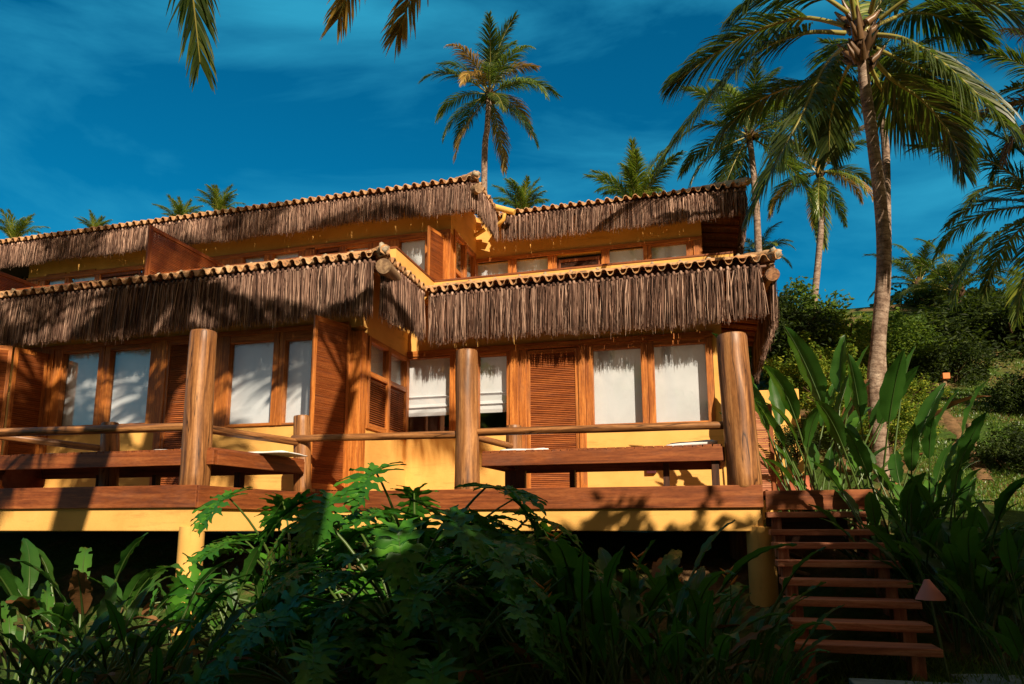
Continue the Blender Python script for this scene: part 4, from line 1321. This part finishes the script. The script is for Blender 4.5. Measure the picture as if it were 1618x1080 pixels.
hero_fronds(t_, base, [
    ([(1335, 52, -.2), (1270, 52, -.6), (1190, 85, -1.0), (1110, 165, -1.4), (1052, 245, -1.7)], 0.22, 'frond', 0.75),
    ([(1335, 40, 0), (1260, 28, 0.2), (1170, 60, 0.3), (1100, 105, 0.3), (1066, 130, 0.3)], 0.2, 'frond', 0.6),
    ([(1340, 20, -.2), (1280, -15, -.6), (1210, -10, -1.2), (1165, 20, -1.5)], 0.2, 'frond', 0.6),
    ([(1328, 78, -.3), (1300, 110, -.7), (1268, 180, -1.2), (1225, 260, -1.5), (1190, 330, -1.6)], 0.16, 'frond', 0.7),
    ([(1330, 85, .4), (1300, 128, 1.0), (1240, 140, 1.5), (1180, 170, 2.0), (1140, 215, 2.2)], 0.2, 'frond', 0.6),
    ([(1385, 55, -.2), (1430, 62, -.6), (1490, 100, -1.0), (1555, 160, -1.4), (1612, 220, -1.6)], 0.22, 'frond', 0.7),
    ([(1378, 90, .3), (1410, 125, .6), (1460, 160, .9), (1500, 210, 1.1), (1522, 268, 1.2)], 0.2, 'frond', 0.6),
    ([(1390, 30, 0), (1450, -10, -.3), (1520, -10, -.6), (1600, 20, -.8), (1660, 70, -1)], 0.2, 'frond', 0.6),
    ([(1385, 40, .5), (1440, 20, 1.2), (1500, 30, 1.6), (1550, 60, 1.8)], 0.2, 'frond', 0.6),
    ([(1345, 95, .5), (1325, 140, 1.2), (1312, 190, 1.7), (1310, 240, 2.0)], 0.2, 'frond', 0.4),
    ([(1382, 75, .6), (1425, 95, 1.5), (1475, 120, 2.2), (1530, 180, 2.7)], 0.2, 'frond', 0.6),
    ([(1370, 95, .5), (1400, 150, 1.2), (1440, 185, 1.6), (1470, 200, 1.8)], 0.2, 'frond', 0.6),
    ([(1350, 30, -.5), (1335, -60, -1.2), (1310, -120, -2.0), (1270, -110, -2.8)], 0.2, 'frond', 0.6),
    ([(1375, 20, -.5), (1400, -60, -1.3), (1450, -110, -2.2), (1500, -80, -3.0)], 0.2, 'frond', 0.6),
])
mb = MB()
for k in range(26):
    a = rnd.uniform(0, 6.28); zz = rnd.uniform(-0.45, 0.45)
    p0 = C + V((math.cos(a) * 0.12, math.sin(a) * 0.12, zz)); p1 = p0 + V((math.cos(a) * 0.22, math.sin(a) * 0.22, rnd.uniform(0.15, 0.4)))
    mb.tube([p0, (p0 + p1) / 2 + V((0, 0, -0.03)), p1], [0.07, 0.05, 0.012], 6, 0, True, True, 0.4)
mb.build('dry_sheath', M['frond_brown'], t_)

# palms overhead, out of frame but for the hanging tips
def overhead(label, C, base, tips, seed, extra, L=3.6, mats=('frond', 'frond_dry')):
    t2 = thing('palm_tree', label, 'palm tree', base, 'coconut palms')
    m_ = MB()
    mid = V(base).lerp(V(C), 0.5) + V((-0.3, -0.3, 0))
    m_.tube(bez([V(base), mid, V(C)], 16), [0.2 - 0.004 * i for i in range(16)], 14, 0, True, True, 0.1)
    m_.build('trunk', M['trunk'], t2)
    for i, (px, py, d, mt, lean) in enumerate(tips):
        E = EYE + ray(px, py).normalized() * d
        C_ = V(C)
        m1 = C_.lerp(E, 0.35) + V((0, 0, 0.55)); m2 = C_.lerp(E, 0.72) + V((lean, 0, 0.45))
        mb = MB()
        frond_into(mb, bez([C_, m1, m2, E]), 1, 110, 0.72, 0.03, 0.42, seed + i, start=0.2, rr=0.035)
        mb.build('frond', [M[mt], M['petiole']], t2)
    r = random.Random(seed)
    for i, (yaw, e) in enumerate(extra):
        place('frond', FM[(e, i % 2)], t2, V(C) - V(base), (0, 0, R(yaw)), L * r.uniform(0.9, 1.1), M[mats[i % len(mats)]])
    return t2
overhead('palm overhead whose dark frond tip hangs into the upper left of the view', (-2.9, 2.6, 7.6), (-1.6, -1.4, 0), [(316, 98, 7.6, 'frond', -0.1)], 700,
         [(200, 42), (250, 22), (290, 42), (160, 62), (330, 42), (225, 2), (270, 2)], mats=('frond',))
overhead('palm overhead whose golden frond tips hang into the top of the view', (0.1, 3.0, 8.2), (1.6, -1.8, 0), [(628, 52, 8.6, 'frond_dry', 0.2), (535, 28, 8.4, 'frond_dry', 0.1)], 720,
         [(200, 42), (250, 62), (330, 62), (350, 42)], mats=('frond',))

ring = [(k * 27.7, (42, 22, 2, 62, -25)[k % 5]) for k in range(13)]
overhead('tall palm behind the camera on the left with its crown outside the view', (-4.0, 0.9, 10.0), (-3.4, -2.6, 0), [], 740, ring, 3.6, ('frond',))
overhead('very tall palm behind the camera far left outside the view', (-5.6, 2.0, 14.2), (-5.0, -2.4, 0), [], 750, ring, 3.6, ('frond',))
overhead('very tall palm straight behind the camera outside the view', (-1.0, 2.2, 14.3), (-0.6, -3.6, 0), [], 760, ring, 3.4, ('frond',))

# ================================================================== SHRUBS, TREES
def crown_mesh(name, seed, rx, ry, rz, clumps, per, ls, mat, twigs=8, asp=0.45):
    r = random.Random(seed); mb = MB()
    for c in range(clumps):
        while True:
            d = V((r.uniform(-1, 1), r.uniform(-1, 1), r.uniform(-0.55, 1)))
            if d.length < 1: break
        d = d.normalized() * (0.45 + 0.55 * r.random())
        cc = V((d.x * rx, d.y * ry, d.z * rz)) * (0.85 + 0.3 * noise.noise(d * 2.0 + V((seed, 0, 0))))
        cr = r.uniform(0.14, 0.30) * min(rx, rz)
        for k in range(per):
            q = V((r.gauss(0, 1), r.gauss(0, 1), r.gauss(0, 1))); q = q.normalized() * cr * r.random() ** 0.4
            p = cc + q
            a = V((r.gauss(0, 1), r.gauss(0, 1), r.gauss(-0.25, 0.6))).normalized()
            b = a.cross(V((r.gauss(0, 1), r.gauss(0, 1), r.gauss(0, 1)))).normalized()
            s = ls * r.uniform(0.6, 1.25)
            nn = a.cross(b)
            bi = len(mb.v)
            for x in (p, p + a * s * 0.5 + b * s * asp * 0.5 + nn * s * 0.06, p + a * s - nn * s * 0.10, p + a * s * 0.5 - b * s * asp * 0.5 + nn * s * 0.06):
                mb.v.append(tuple(x)); mb.g.append(tuple(x))
            mb.f.append((bi, bi + 1, bi + 2, bi + 3)); mb.m.append(0); mb.sm.append(False)
    return mb.mesh(name, [mat])
def limbs_mesh(seed, rx, rz, n=7, r0=0.05, drop=1.0):
    r = random.Random(seed); mb = MB()
    for i in range(n):
        a = r.uniform(0, 6.28)
        e = V((math.cos(a) * rx * 0.6, math.sin(a) * rx * 0.6, rz * r.uniform(0.0, 0.6)))
        m = e * 0.45 + V((r.uniform(-0.1, 0.1), r.uniform(-0.1, 0.1), 0.1))
        mb.tube([V((0, 0, -rz * drop)), m - V((0, 0, rz * 0.3)), e], [r0, r0 * 0.7, r0 * 0.25], 6)
    return mb.mesh('branches', [M['bark']])
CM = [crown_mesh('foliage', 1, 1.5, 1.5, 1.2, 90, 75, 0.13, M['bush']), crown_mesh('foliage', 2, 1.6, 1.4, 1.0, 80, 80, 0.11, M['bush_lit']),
      crown_mesh('foliage', 3, 1.8, 1.6, 1.4, 120, 75, 0.14, M['bush_shaded'])]
LM = [limbs_mesh(1, 1.5, 1.2), limbs_mesh(2, 1.6, 1.0), limbs_mesh(3, 1.8, 1.4)]
def bush(label, px, py, Y, sc, kind, rot=0, mat=None, sz=1.0, z=None):
    c = PY(px, py, Y)
    t2 = thing('bush', label, 'bush', (c.x, c.y, gz(c.x, c.y)), 'bushes on the hillside')
    off = c - V((c.x, c.y, gz(c.x, c.y)))
    place('foliage', CM[kind], t2, off, (0, 0, rot), (sc, sc, sc * sz), M[mat] if mat else None)
    place('branches', LM[kind], t2, off, (0, 0, rot), (sc, sc, sc * sz))
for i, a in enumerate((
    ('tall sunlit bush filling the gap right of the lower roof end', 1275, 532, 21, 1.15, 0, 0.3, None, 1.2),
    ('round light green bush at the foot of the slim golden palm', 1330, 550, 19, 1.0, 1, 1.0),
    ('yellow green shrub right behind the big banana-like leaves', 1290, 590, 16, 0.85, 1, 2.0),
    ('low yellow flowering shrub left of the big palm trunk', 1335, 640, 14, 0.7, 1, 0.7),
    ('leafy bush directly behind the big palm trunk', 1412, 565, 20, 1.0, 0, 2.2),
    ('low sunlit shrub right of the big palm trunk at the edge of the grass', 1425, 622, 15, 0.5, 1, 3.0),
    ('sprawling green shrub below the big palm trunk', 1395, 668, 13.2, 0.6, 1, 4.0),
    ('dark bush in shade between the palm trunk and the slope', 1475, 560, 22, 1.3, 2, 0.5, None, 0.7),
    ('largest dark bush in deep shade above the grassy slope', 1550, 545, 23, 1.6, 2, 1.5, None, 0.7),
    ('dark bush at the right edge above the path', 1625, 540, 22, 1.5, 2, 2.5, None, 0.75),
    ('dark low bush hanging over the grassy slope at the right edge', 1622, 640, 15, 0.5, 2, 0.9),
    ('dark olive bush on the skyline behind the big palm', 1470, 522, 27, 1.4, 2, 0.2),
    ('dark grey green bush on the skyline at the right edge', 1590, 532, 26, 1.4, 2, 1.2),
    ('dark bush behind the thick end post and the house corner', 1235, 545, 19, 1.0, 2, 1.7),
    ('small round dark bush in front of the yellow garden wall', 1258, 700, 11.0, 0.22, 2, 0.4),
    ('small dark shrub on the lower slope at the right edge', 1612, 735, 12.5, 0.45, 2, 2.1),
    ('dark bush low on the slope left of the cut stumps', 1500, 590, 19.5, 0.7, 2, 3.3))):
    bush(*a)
# big trees behind the photographer: they shade the garden in front of the house
TM = crown_mesh('crown', 8, 1.0, 1.0, 0.8, 130, 60, 0.15, M['bush'])
def shade_tree(label, x, y, zc, r, rz):
    t2 = thing('shade_tree', label, 'tree', (x, y, 0), 'shade trees behind the camera')
    place('crown', TM, t2, (0, 0, zc), (0, 0, x), (r, r, rz))
    m_ = MB(); m_.tube([(x, y, -0.2), (x + 0.1, y, zc * 0.5), (x, y, zc)], [0.25, 0.2, 0.1], 10)
    m_.build('trunk', M['bark'], t2)
SHADE = [(7.8, 4.4, 3.7, 2.0, 2.5), (5.5, 3.1, 3.6, 1.9, 2.4), (6.9, 2.7, 3.9, 1.8, 2.6), (3.3, 2.0, 4.3, 1.7, 2.35), (2.6, 1.3, 4.6, 1.5, 2.3), (5.9, 1.2, 3.7, 2.0, 2.6), (4.0, -0.2, 3.8, 2.1, 3.0), (2.0, -1.9, 3.9, 2.0, 3.0), (0.0, -2.6, 3.6, 2.0, 2.7), (-2.2, -3.2, 4.0, 2.1, 3.2), (5.2, -2.2, 4.2, 2.3, 3.2), (8.0, 0.6, 4.0, 2.2, 2.8), (-5.5, -2.5, 4.0, 2.4, 3.4), (-8.5, -0.5, 4.5, 2.6, 3.8), (-3.5, -5.5, 4.5, 2.8, 3.6)]  # final left-hand ones are added only to block skylight
for i, s in enumerate(SHADE):
    shade_tree('broad leafy tree outside the view', *s)

# ================================================================== LARGE LEAVED PLANTS
def paddle_mesh(seed, L, W, pet, bendr, tears=0, fold=0.25):
    """one heliconia or banana leaf: stalk from the ground, blade arching over; grows along +z, leaning to +x"""
    r = random.Random(seed); mb = MB()
    a = R(86); p = V((0, 0, 0)); pts = [p]
    lean = r.uniform(0.08, 0.22)
    for i in range(6):
        a -= lean / 6
        p = p + V((math.cos(a), 0, math.sin(a))) * pet / 6
        pts.append(p)
    mb.tube(pts, [0.016 - 0.001 * i for i in range(7)], 6, 1, False)
    n = 16; mid = [p]; ang = [a]
    for i in range(n):
        a -= bendr / n * (0.4 + 1.2 * i / n)
        p = p + V((math.cos(a), 0, math.sin(a))) * L / n
        mid.append(p); ang.append(a)
    b = len(mb.v); rows = []
    for i in range(n + 1):
        s = i / n
        hw = W / 2 * (math.sin(math.pi * min(1, (s + 0.03) / 1.03) ** 0.8)) ** 0.75
        if i == n: hw = 0.002
        nrm = V((-math.sin(ang[i]), 0, math.cos(ang[i])))
        row = []
        for q in (-1, -0.5, 0, 0.5, 1):
            wv = 0.035 * noise.noise(V((s * 7, q * 3, seed))) * abs(q)
            jag = 1 + (0.24 * noise.noise(V((s * 11, q, seed * 2))) if abs(q) == 1 else 0)
            c = mid[i] + V((0, 1, 0)) * (hw * q * jag) + nrm * (abs(q) * hw * fold + wv)
            row.append(c)
        rows.append(row)
    gs = [V((q * 0.5, i / n * L, seed * 3.0)) for i in range(n + 1) for q in (-1, -.5, 0, .5, 1)]
    fs = []
    for i in range(n):
        for j in range(4):
            if tears and j in (0, 3) and (i * 7 + seed * 3 + j) % tears == 0: continue
            fs.append((i * 5 + j, i * 5 + j + 1, i * 5 + 6 + j, i * 5 + 5 + j))
    mb.add([x for row in rows for x in row], fs, gs, 0, True)
    mb.tube(mid, [max(0.003, 0.009 * (1 - i / n)) for i in range(n + 1)], 4, 1, False)
    return mb.mesh('leaf', [M['helic'], M['stalk']])
PM = [paddle_mesh(1, 0.52, 0.13, 0.6, 0.5), paddle_mesh(2, 0.56, 0.14, 0.75, 0.9), paddle_mesh(3, 0.46, 0.11, 0.45, 0.3), paddle_mesh(4, 0.58, 0.13, 0.65, 1.4, 5),
      paddle_mesh(5, 0.42, 0.12, 0.35, 1.7), paddle_mesh(6, 0.5, 0.105, 0.85, 0.6)]
BM_ = [paddle_mesh(11, 0.85, 0.25, 1.3, 0.35, 0, 0.35), paddle_mesh(12, 0.75, 0.22, 1.1, 0.8, 7, 0.3), paddle_mesh(13, 0.62, 0.19, 0.8, 1.2, 6, 0.3), paddle_mesh(14, 0.8, 0.21, 1.45, 0.25, 0, 0.4)]
TMH = [paddle_mesh(21, 0.66, 0.20, 1.35, 0.45, 11), paddle_mesh(22, 0.7, 0.21, 1.15, 0.9, 7), paddle_mesh(23, 0.6, 0.19, 0.9, 1.2, 9), paddle_mesh(24, 0.66, 0.185, 1.55, 0.4), paddle_mesh(25, 0.55, 0.18, 0.6, 0.9, 13), paddle_mesh(26, 0.5, 0.15, 1.1, 0.7), paddle_mesh(27, 0.6, 0.18, 0.75, 1.6, 6), paddle_mesh(28, 0.6, 0.19, 0.4, 1.0), paddle_mesh(29, 0.62, 0.2, 0.75, 0.8)]
def clump(label, x, y, n, seed, sc=1.0, meshes=PM, dry=0.1, spread=0.25, lean=(0.05, 0.5), flowers=0, cat='plant', name='heliconia_plant', group='heliconias', zoff=0, mats=None):
    r = random.Random(seed)
    z = gz(x, y) + zoff
    t2 = thing(name, label, cat, (x, y, z), group)
    for i in range(n):
        a = r.uniform(0, 6.28); d = spread * r.random() ** 0.6
        me = meshes[r.randrange(len(meshes))]
        isdry = r.random() < dry
        o = place('leaf', me, t2, (math.cos(a) * d, math.sin(a) * d, -0.03), (r.uniform(-0.2, 0.2), r.uniform(*lean), a + r.uniform(-0.5, 0.5)), sc * r.uniform(0.75, 1.2),
                  M['helic_dry'] if isdry else (M[mats[r.randrange(len(mats))]] if mats else None))
        if isdry: o.rotation_euler[1] += r.uniform(0.2, 0.7)
    for k in range(flowers):
        a = r.uniform(0, 6.28); d = spread * r.uniform(0.3, 0.9)
        h = sc * r.uniform(0.75, 1.05)
        m_ = MB()
        p0 = V((x + math.cos(a) * d, y + math.sin(a) * d, z)); p1 = p0 + V((0.03, -0.03, h))
        m_.tube([p0, (p0 + p1) / 2 + V((0.01, 0, 0)), p1], [0.008, 0.007, 0.006], 5, 1, False)
        for b in range(5):
            sg = -1 if b % 2 else 1
            q0 = p1 + V((0, 0, -0.02 + 0.03 * b)); q1 = q0 + V((sg * r.uniform(0.05, 0.1), r.uniform(-0.05, 0.03), r.uniform(0.03, 0.09)))
            m_.tube([q0, (q0 + q1) / 2 + V((0, 0, -0.006)), q1], [0.008, 0.011, 0.002], 5, 0, True)
        m_.build('flower', [M['flower'], M['stalk']], t2)
    return t2
# left bed
left = [(60, 905, 4.9, 10, 1.25, 'tattered heliconia clump with brown leaves at the lower left edge'), (150, 900, 5.6, 11, 1.3, 'heliconia clump with dry tips under the yellow beam left of the column'),
        (215, 930, 5.0, 10, 1.05, 'green heliconia clump just left of the yellow corner column'), (20, 960, 4.2, 9, 0.95, 'browned low heliconia in the lower left corner'),
        (130, 985, 4.2, 10, 0.9, 'low heliconia with curled dead leaves at the bottom left'), (240, 1000, 4.4, 10, 0.85, 'low green heliconia in front of the yellow corner column'), (330, 930, 5.9, 9, 1.0, 'sunlit heliconia right of the yellow corner column')]
for i, (px, py, Y, n, sc, lb) in enumerate(left):
    p = PY(px, py, Y)
    clump(lb, p.x, Y, n + 10, 200 + i, sc * 0.85, PM, 0.36 if px < 200 else 0.15, 0.32, (0.05, 0.75))
p = PY(40, 900, 5.6)
clump('single broad banana leaf standing up at the left edge in front of the beam', p.x, 5.6, 3, 220, 1.0, BM_[:2], 0, 0.1, (0.0, 0.25), name='banana_plant', group='banana plants')
# middle-right bed
mid_ = [(870, 950, 7.2, 11, 1.35, 'upright heliconia with orange flowers right of the lobed-leaf plant', 3), (930, 950, 6.8, 11, 1.25, 'tall heliconia reaching over the yellow beam below the middle of the daybed', 2),
        (1000, 960, 6.9, 11, 1.15, 'heliconia with orange bird-like flowers in front of the dark void under the veranda', 3), (1060, 970, 6.6, 11, 0.95, 'heliconia with a bright orange flower between the void and the right column', 3),
        (1120, 985, 6.7, 10, 0.9, 'heliconia with narrow leaves just left of the right yellow column', 2), (1170, 1010, 6.3, 8, 0.75, 'low heliconia in front of the right yellow column', 1),
        (900, 1010, 5.7, 11, 0.85, 'low heliconia with small orange flowers at the bottom middle', 2), (1000, 1025, 5.5, 11, 0.8, 'low dark heliconia with a dead leaf at the bottom right of the middle', 0),
        (1090, 1030, 5.6, 10, 0.75, 'low heliconia with curled brown leaves left of the grass', 0), (800, 1030, 5.4, 9, 0.75, 'low heliconia with a hanging dry leaf beside the scarred plant stem', 0),
        (1190, 1045, 5.5, 8, 0.5, 'small leafy shoot at the edge of the grass by the stairs', 0), (700, 900, 7.4, 10, 1.1, 'heliconia hidden behind the lobed-leaf plant under the beam', 0), (420, 960, 6.2, 9, 0.9, 'heliconia behind the lobed leaves right of the corner column', 0)]
for i, (px, py, Y, n, sc, lb, fl_) in enumerate(mid_):
    p = PY(px, py, Y)
    clump(lb, p.x, Y, n + 8, 240 + i, sc, PM, 0.08, 0.30, (0.05, 0.6), 1 if fl_ > 1 and i != 1 else 0)
# right: tall banana-like leaves behind the landing, and the dark clump beside the stairs
rb = [(1262, 10.2, 9, 1.35, 'tallest sunlit heliconia with upright torn leaves right behind the stair landing'), (1310, 10.4, 9, 1.45, 'tall heliconia with one big pointed leaf left of the palm trunk'),
      (1375, 9.6, 8, 1.35, 'heliconia with a pale backlit leaf in front of the palm trunk'), (1300, 9.5, 8, 0.9, 'shorter yellow green heliconia at the edge of the landing')]
for i, (px, Y, n, sc, lb) in enumerate(rb):
    p = PY(px, 760, Y)
    clump(lb, p.x, Y, n + 3, 300 + i, sc * 0.78, BM_, 0.1, 0.22, (0.0, 0.4), name='heliconia_plant', group='tall heliconias by the stairs')
rd = [(1430, 8.4, 14, 1.25, 'dark heliconia clump beside the stair landing'), (1480, 7.8, 14, 1.2, 'dark heliconia clump beside the middle stair treads'), (1520, 7.4, 14, 1.15, 'dark heliconia clump behind the pink cone lamp'),
      (1570, 7.2, 14, 1.15, 'dark heliconia with long slanting leaves right of the lamp'), (1610, 6.6, 9, 1.05, 'heliconia with a bright leaf at the right edge'), (1460, 8.9, 9, 1.25, 'heliconia with tall dark leaves in front of the grassy slope'),
      (1545, 8.3, 9, 1.1, 'heliconia with pointed leaves below the cut log post'), (1625, 7.8, 9, 1.1, 'heliconia with leaves leaning in from the right edge')]
for i, (px, Y, n, sc, lb) in enumerate(rd):
    p = PY(px, 900, Y)
    clump(lb, p.x, Y, n + 8, 320 + i, sc * (0.55 if px > 1540 else 0.62), TMH, 0.06, 0.25, (0.0, 0.32), name='heliconia_plant', group='dark heliconias right of the stairs')

for i, (px, Y, n, sc, lb) in enumerate(((1398, 8.6, 16, 0.8, 'low broad-leaved heliconia crowding the top of the stairs'), (1440, 8.1, 16, 0.85, 'low broad-leaved heliconia beside the fourth stair tread'),
                                        (1490, 7.9, 16, 0.9, 'low broad-leaved heliconia behind the cone lamp and the lower treads'), (1540, 7.7, 16, 0.85, 'low broad-leaved heliconia filling the bed right of the lamp'))):
    p = PY(px, 900, Y)
    clump(lb, p.x, Y, n, 360 + i, sc, TMH[4:6] + TMH[7:], 0.08, 0.3, (0.1, 0.6), name='heliconia_plant', group='dark heliconias right of the stairs')

# ---- the split-leaf philodendron in the middle
def philo_mesh(seed, L=0.5, pet=0.8, dip=0.7):
    """split leaf: long stalk, heart-shaped blade cut into wavy finger lobes that fan out from the midrib"""
    r = random.Random(seed); mb = MB()
    a = R(82); p = V((0, 0, 0)); pts = [p]
    for i in range(8):
        a -= 0.65 / 8
        p = p + V((math.cos(a), 0, math.sin(a))) * pet / 8
        pts.append(p)
    mb.tube(pts, [0.022 - 0.0015 * i for i in range(9)], 7, 1, False)
    n = 8
    a -= dip
    mid = [p]; an = [a]
    for i in range(n):
        a -= 0.5 / n
        p = p + V((math.cos(a), 0, math.sin(a))) * L / n
        mid.append(p); an.append(a)
    mb.tube(mid, [max(0.002, 0.010 * (1 - i / n)) for i in range(n + 1)], 5, 1, False)
    vs, fs = [], []
    for i in range(n + 1):
        s = i / n; hw = L * (0.15 - 0.08 * s) * (0.4 if i == 0 else 1)
        nr = V((-math.sin(an[i]), 0, math.cos(an[i])))
        vs += [mid[i] + V((0, -hw, 0)) + nr * hw * 0.25, mid[i] + nr * 0.003, mid[i] + V((0, hw, 0)) + nr * hw * 0.25]
    for i in range(n):
        fs += [(i * 3, i * 3 + 1, i * 3 + 4, i * 3 + 3), (i * 3 + 1, i * 3 + 2, i * 3 + 5, i * 3 + 4)]
    mb.add(vs, fs, None, 0, True)
    NL = 7
    for i in range(NL + 1):
        for sg in ((-1, 1) if i < NL else (0,)):
            s = i / NL
            f = min(0.99, s * 0.95 + 0.02) * n; k = min(int(f), n - 1)
            c = mid[k].lerp(mid[k + 1], f - k); T = (mid[k + 1] - mid[k]).normalized()
            nr = V((-math.sin(an[k]), 0, math.cos(an[k])))
            ang = R(-58 + 118 * s ** 0.9) + r.gauss(0, 0.08)
            d = (V((0, sg, 0)) * math.cos(ang) + T * math.sin(ang) + nr * 0.22).normalized() if sg else T.copy()
            ll = L * (0.62 + 0.16 * math.sin(math.pi * min(1, s * 1.3)) - 0.22 * s) * r.uniform(0.86, 1.12)
            wd = (T - d * T.dot(d)).normalized() if sg else V((0, 1, 0))
            K = 9; q = c.copy(); lp = []
            ph = r.uniform(0, 6)
            for j in range(K + 1):
                u = j / K
                hw = L * (0.060 + 0.045 * math.sin(math.pi * min(1, u * 1.15))) * (1 - u ** 2.6) + 0.002
                h1 = hw * (1 + 0.38 * math.sin(u * 13 + ph)); h2 = hw * (1 + 0.38 * math.sin(u * 13 + ph + 2.2))
                tw = 0.03 * noise.noise(V((u * 4, i, seed + sg)))
                lp += [q - wd * h1 + nr * (0.010 + tw), q, q + wd * h2 + nr * (0.010 - tw)]
                d = (d + V((0, 0, -0.06)) + T * 0.02 + wd * r.uniform(-0.04, 0.04)).normalized()
                q = q + d * ll / K
            mb.add(lp, [x for j in range(K) for x in ((j * 3, j * 3 + 1, j * 3 + 4, j * 3 + 3), (j * 3 + 1, j * 3 + 2, j * 3 + 5, j * 3 + 4))], None, 0, True)
    return mb.mesh('leaf', [M['philo'], M['stalk']])
HM = [philo_mesh(k, 0.46 + 0.04 * (k % 3), 0.8 + 0.25 * (k % 4), (0.35, 0.9, 0.6, 1.15, 0.2)[k]) for k in range(5)]
def philodendron(label, x, y, z, n, seed, sc, hi=1.0, stem=0.3, th=0.09):
    r = random.Random(seed)
    t2 = thing('philodendron', label, 'plant', (x, y, z), 'split-leaf philodendrons')
    m_ = MB(); m_.tube([(x, y, z - 0.1), (x + 0.02, y, z + stem * 0.5), (x + 0.05, y, z + stem)], [th, th * 0.9, th * 0.7], 14, 0, True, True, 0.3)
    m_.build('stem', M['scar'], t2)
    for i in range(n):
        a = i * 2.39996 + r.uniform(-0.3, 0.3)
        u = (i + 0.5) / n
        tilt = 0.05 + 1.15 * u ** 1.3
        o = place('leaf', HM[r.randrange(5)], t2, (0.05 + math.cos(a) * 0.05, math.sin(a) * 0.05, stem * (0.98 - 0.25 * u)), (r.uniform(-0.15, 0.15), tilt * r.uniform(0.8, 1.1), a), sc * r.uniform(0.85, 1.15) * (1.15 - 0.3 * u))
    return t2
p = PY(622, 1070, 5.5)
philodendron('large split-leaf philodendron with a pale scarred stem in the bottom middle', p.x, 5.5, -0.12, 32, 1, 0.74, stem=0.46, th=0.08)
p = PY(562, 950, 6.3)
philodendron('split-leaf philodendron spreading in front of the yellow beam right of the corner column', p.x, 6.3, -0.1, 30, 2, 0.74, stem=0.35)
p = PY(650, 930, 6.9)
philodendron('tall split-leaf philodendron reaching the veranda edge beside the middle log post', p.x, 6.9, 0.0, 34, 3, 0.86, stem=0.5)
p = PY(780, 960, 6.2)
philodendron('bright split-leaf philodendron with a fan of leaves in front of the orange flowers', p.x, 6.2, -0.1, 24, 4, 0.68, stem=0.2)
p = PY(470, 1045, 4.9)
philodendron('low split-leaf philodendron with long pale stalks at the bottom left of the middle', p.x, 4.9, -0.1, 20, 5, 0.62, stem=0.12)

p = PY(455, 900, 6.9)
philodendron('split-leaf philodendron leaning over the beam near the short stub post', p.x, 6.9, -0.05, 24, 6, 0.80, stem=0.45)
p = PY(745, 900, 7.5)
philodendron('split-leaf philodendron under the middle log post at the edge of the veranda', p.x, 7.5, 0.0, 24, 7, 0.80, stem=0.4)
p = PY(700, 1010, 5.2)
philodendron('low split-leaf philodendron just right of the pale scarred stem', p.x, 5.2, -0.1, 18, 8, 0.6, stem=0.12)

# ================================================================== GRASS
def grass(name, pts, hmin, hmax, wd, seed):
    r = random.Random(seed); mb = MB()
    for (x, y) in pts:
        z = gz(x, y) - 0.01
        h = r.uniform(hmin, hmax); a = r.uniform(0, 6.28)
        dx, dy = math.cos(a) * wd, math.sin(a) * wd
        lx, ly = r.gauss(0, 0.35) * h, r.gauss(0, 0.35) * h
        b = len(mb.v)
        for q in ((x - dx, y - dy, z), (x + dx, y + dy, z), (x + lx * 0.4 + dx * .6, y + ly * 0.4 + dy * .6, z + h * 0.6), (x + lx, y + ly, z + h)):
            mb.v.append(q); mb.g.append(q)
        mb.f.append((b, b + 1, b + 2)); mb.f.append((b, b + 2, b + 3)); mb.m += [0, 0]; mb.sm += [False, False]
    o = mb.build(name, M['grass'])
    tag(o, None, None, None, 'stuff')
    return o
# sandy track up the slope
TK = bez([gpt(1452, 668), gpt(1482, 650), gpt(1500, 664), gpt(1522, 700), gpt(1560, 760)], 40)
m_ = MB(); vs = []
for i, p in enumerate(TK):
    d = (TK[min(i + 1, 39)] - TK[max(i - 1, 0)]); sd = V((d.y, -d.x, 0)).normalized()
    wl = 0.13 + 0.13 * noise.noise(V((i * 0.35, 1, 0))); wr2 = 0.13 + 0.13 * noise.noise(V((i * 0.35, 9, 0)))
    for k in range(5):
        q = p + sd * (-wl + (wl + wr2) * k / 4)
        vs.append(V((q.x, q.y, gz(q.x, q.y) + (0.02 if 0 < k < 4 else -0.02))))
m_.add(vs, [(i * 5 + k, i * 5 + k + 1, i * 5 + 6 + k, i * 5 + 5 + k) for i in range(39) for k in range(4)], None, 0, True)
t = MT('sandy_soil'); n1 = t.noise(t.coord((1, 1, 1)), 8, 6, 0.7); t.bump(n1, 0.6, 0.04)
tag(m_.build('path', t.set(t.ramp(n1, [(0.3, (0.07, 0.05, 0.02)), (0.7, (0.26, 0.15, 0.075))]), 0.95, 0.1)), kind='structure')
r = random.Random(5)
pts = []
for i in range(15000):
    x, y = r.uniform(0.2, 3.6), r.uniform(4.2, 7.2)
    if noise.noise(V((x * 1.3, y * 1.3, 3))) > -0.35: pts.append((x, y))
o = grass('grass', pts, 0.03, 0.10, 0.004, 1)
tag(o, 'dark green grass around the foot of the stairs', 'grass')
pts = []
while len(pts) < 42000:
    y = r.uniform(10.5, 24); x = r.uniform(0.25, 0.46) * y
    k = noise.noise(V((x * 0.9, y * 0.6, 7))) + 0.4 * noise.noise(V((x * 3, y * 3, 1)))
    if k > -0.18 and min((p.x - x) ** 2 + (p.y - y) ** 2 for p in TK[::2]) > 0.02 * (1 + noise.noise(V((x * 4, y * 4, 2)))): pts.append((x, y))
o = grass('grass', pts, 0.03, 0.075, 0.010, 2)
tag(o, 'sunlit grass growing on the slope right of the house', 'grass')
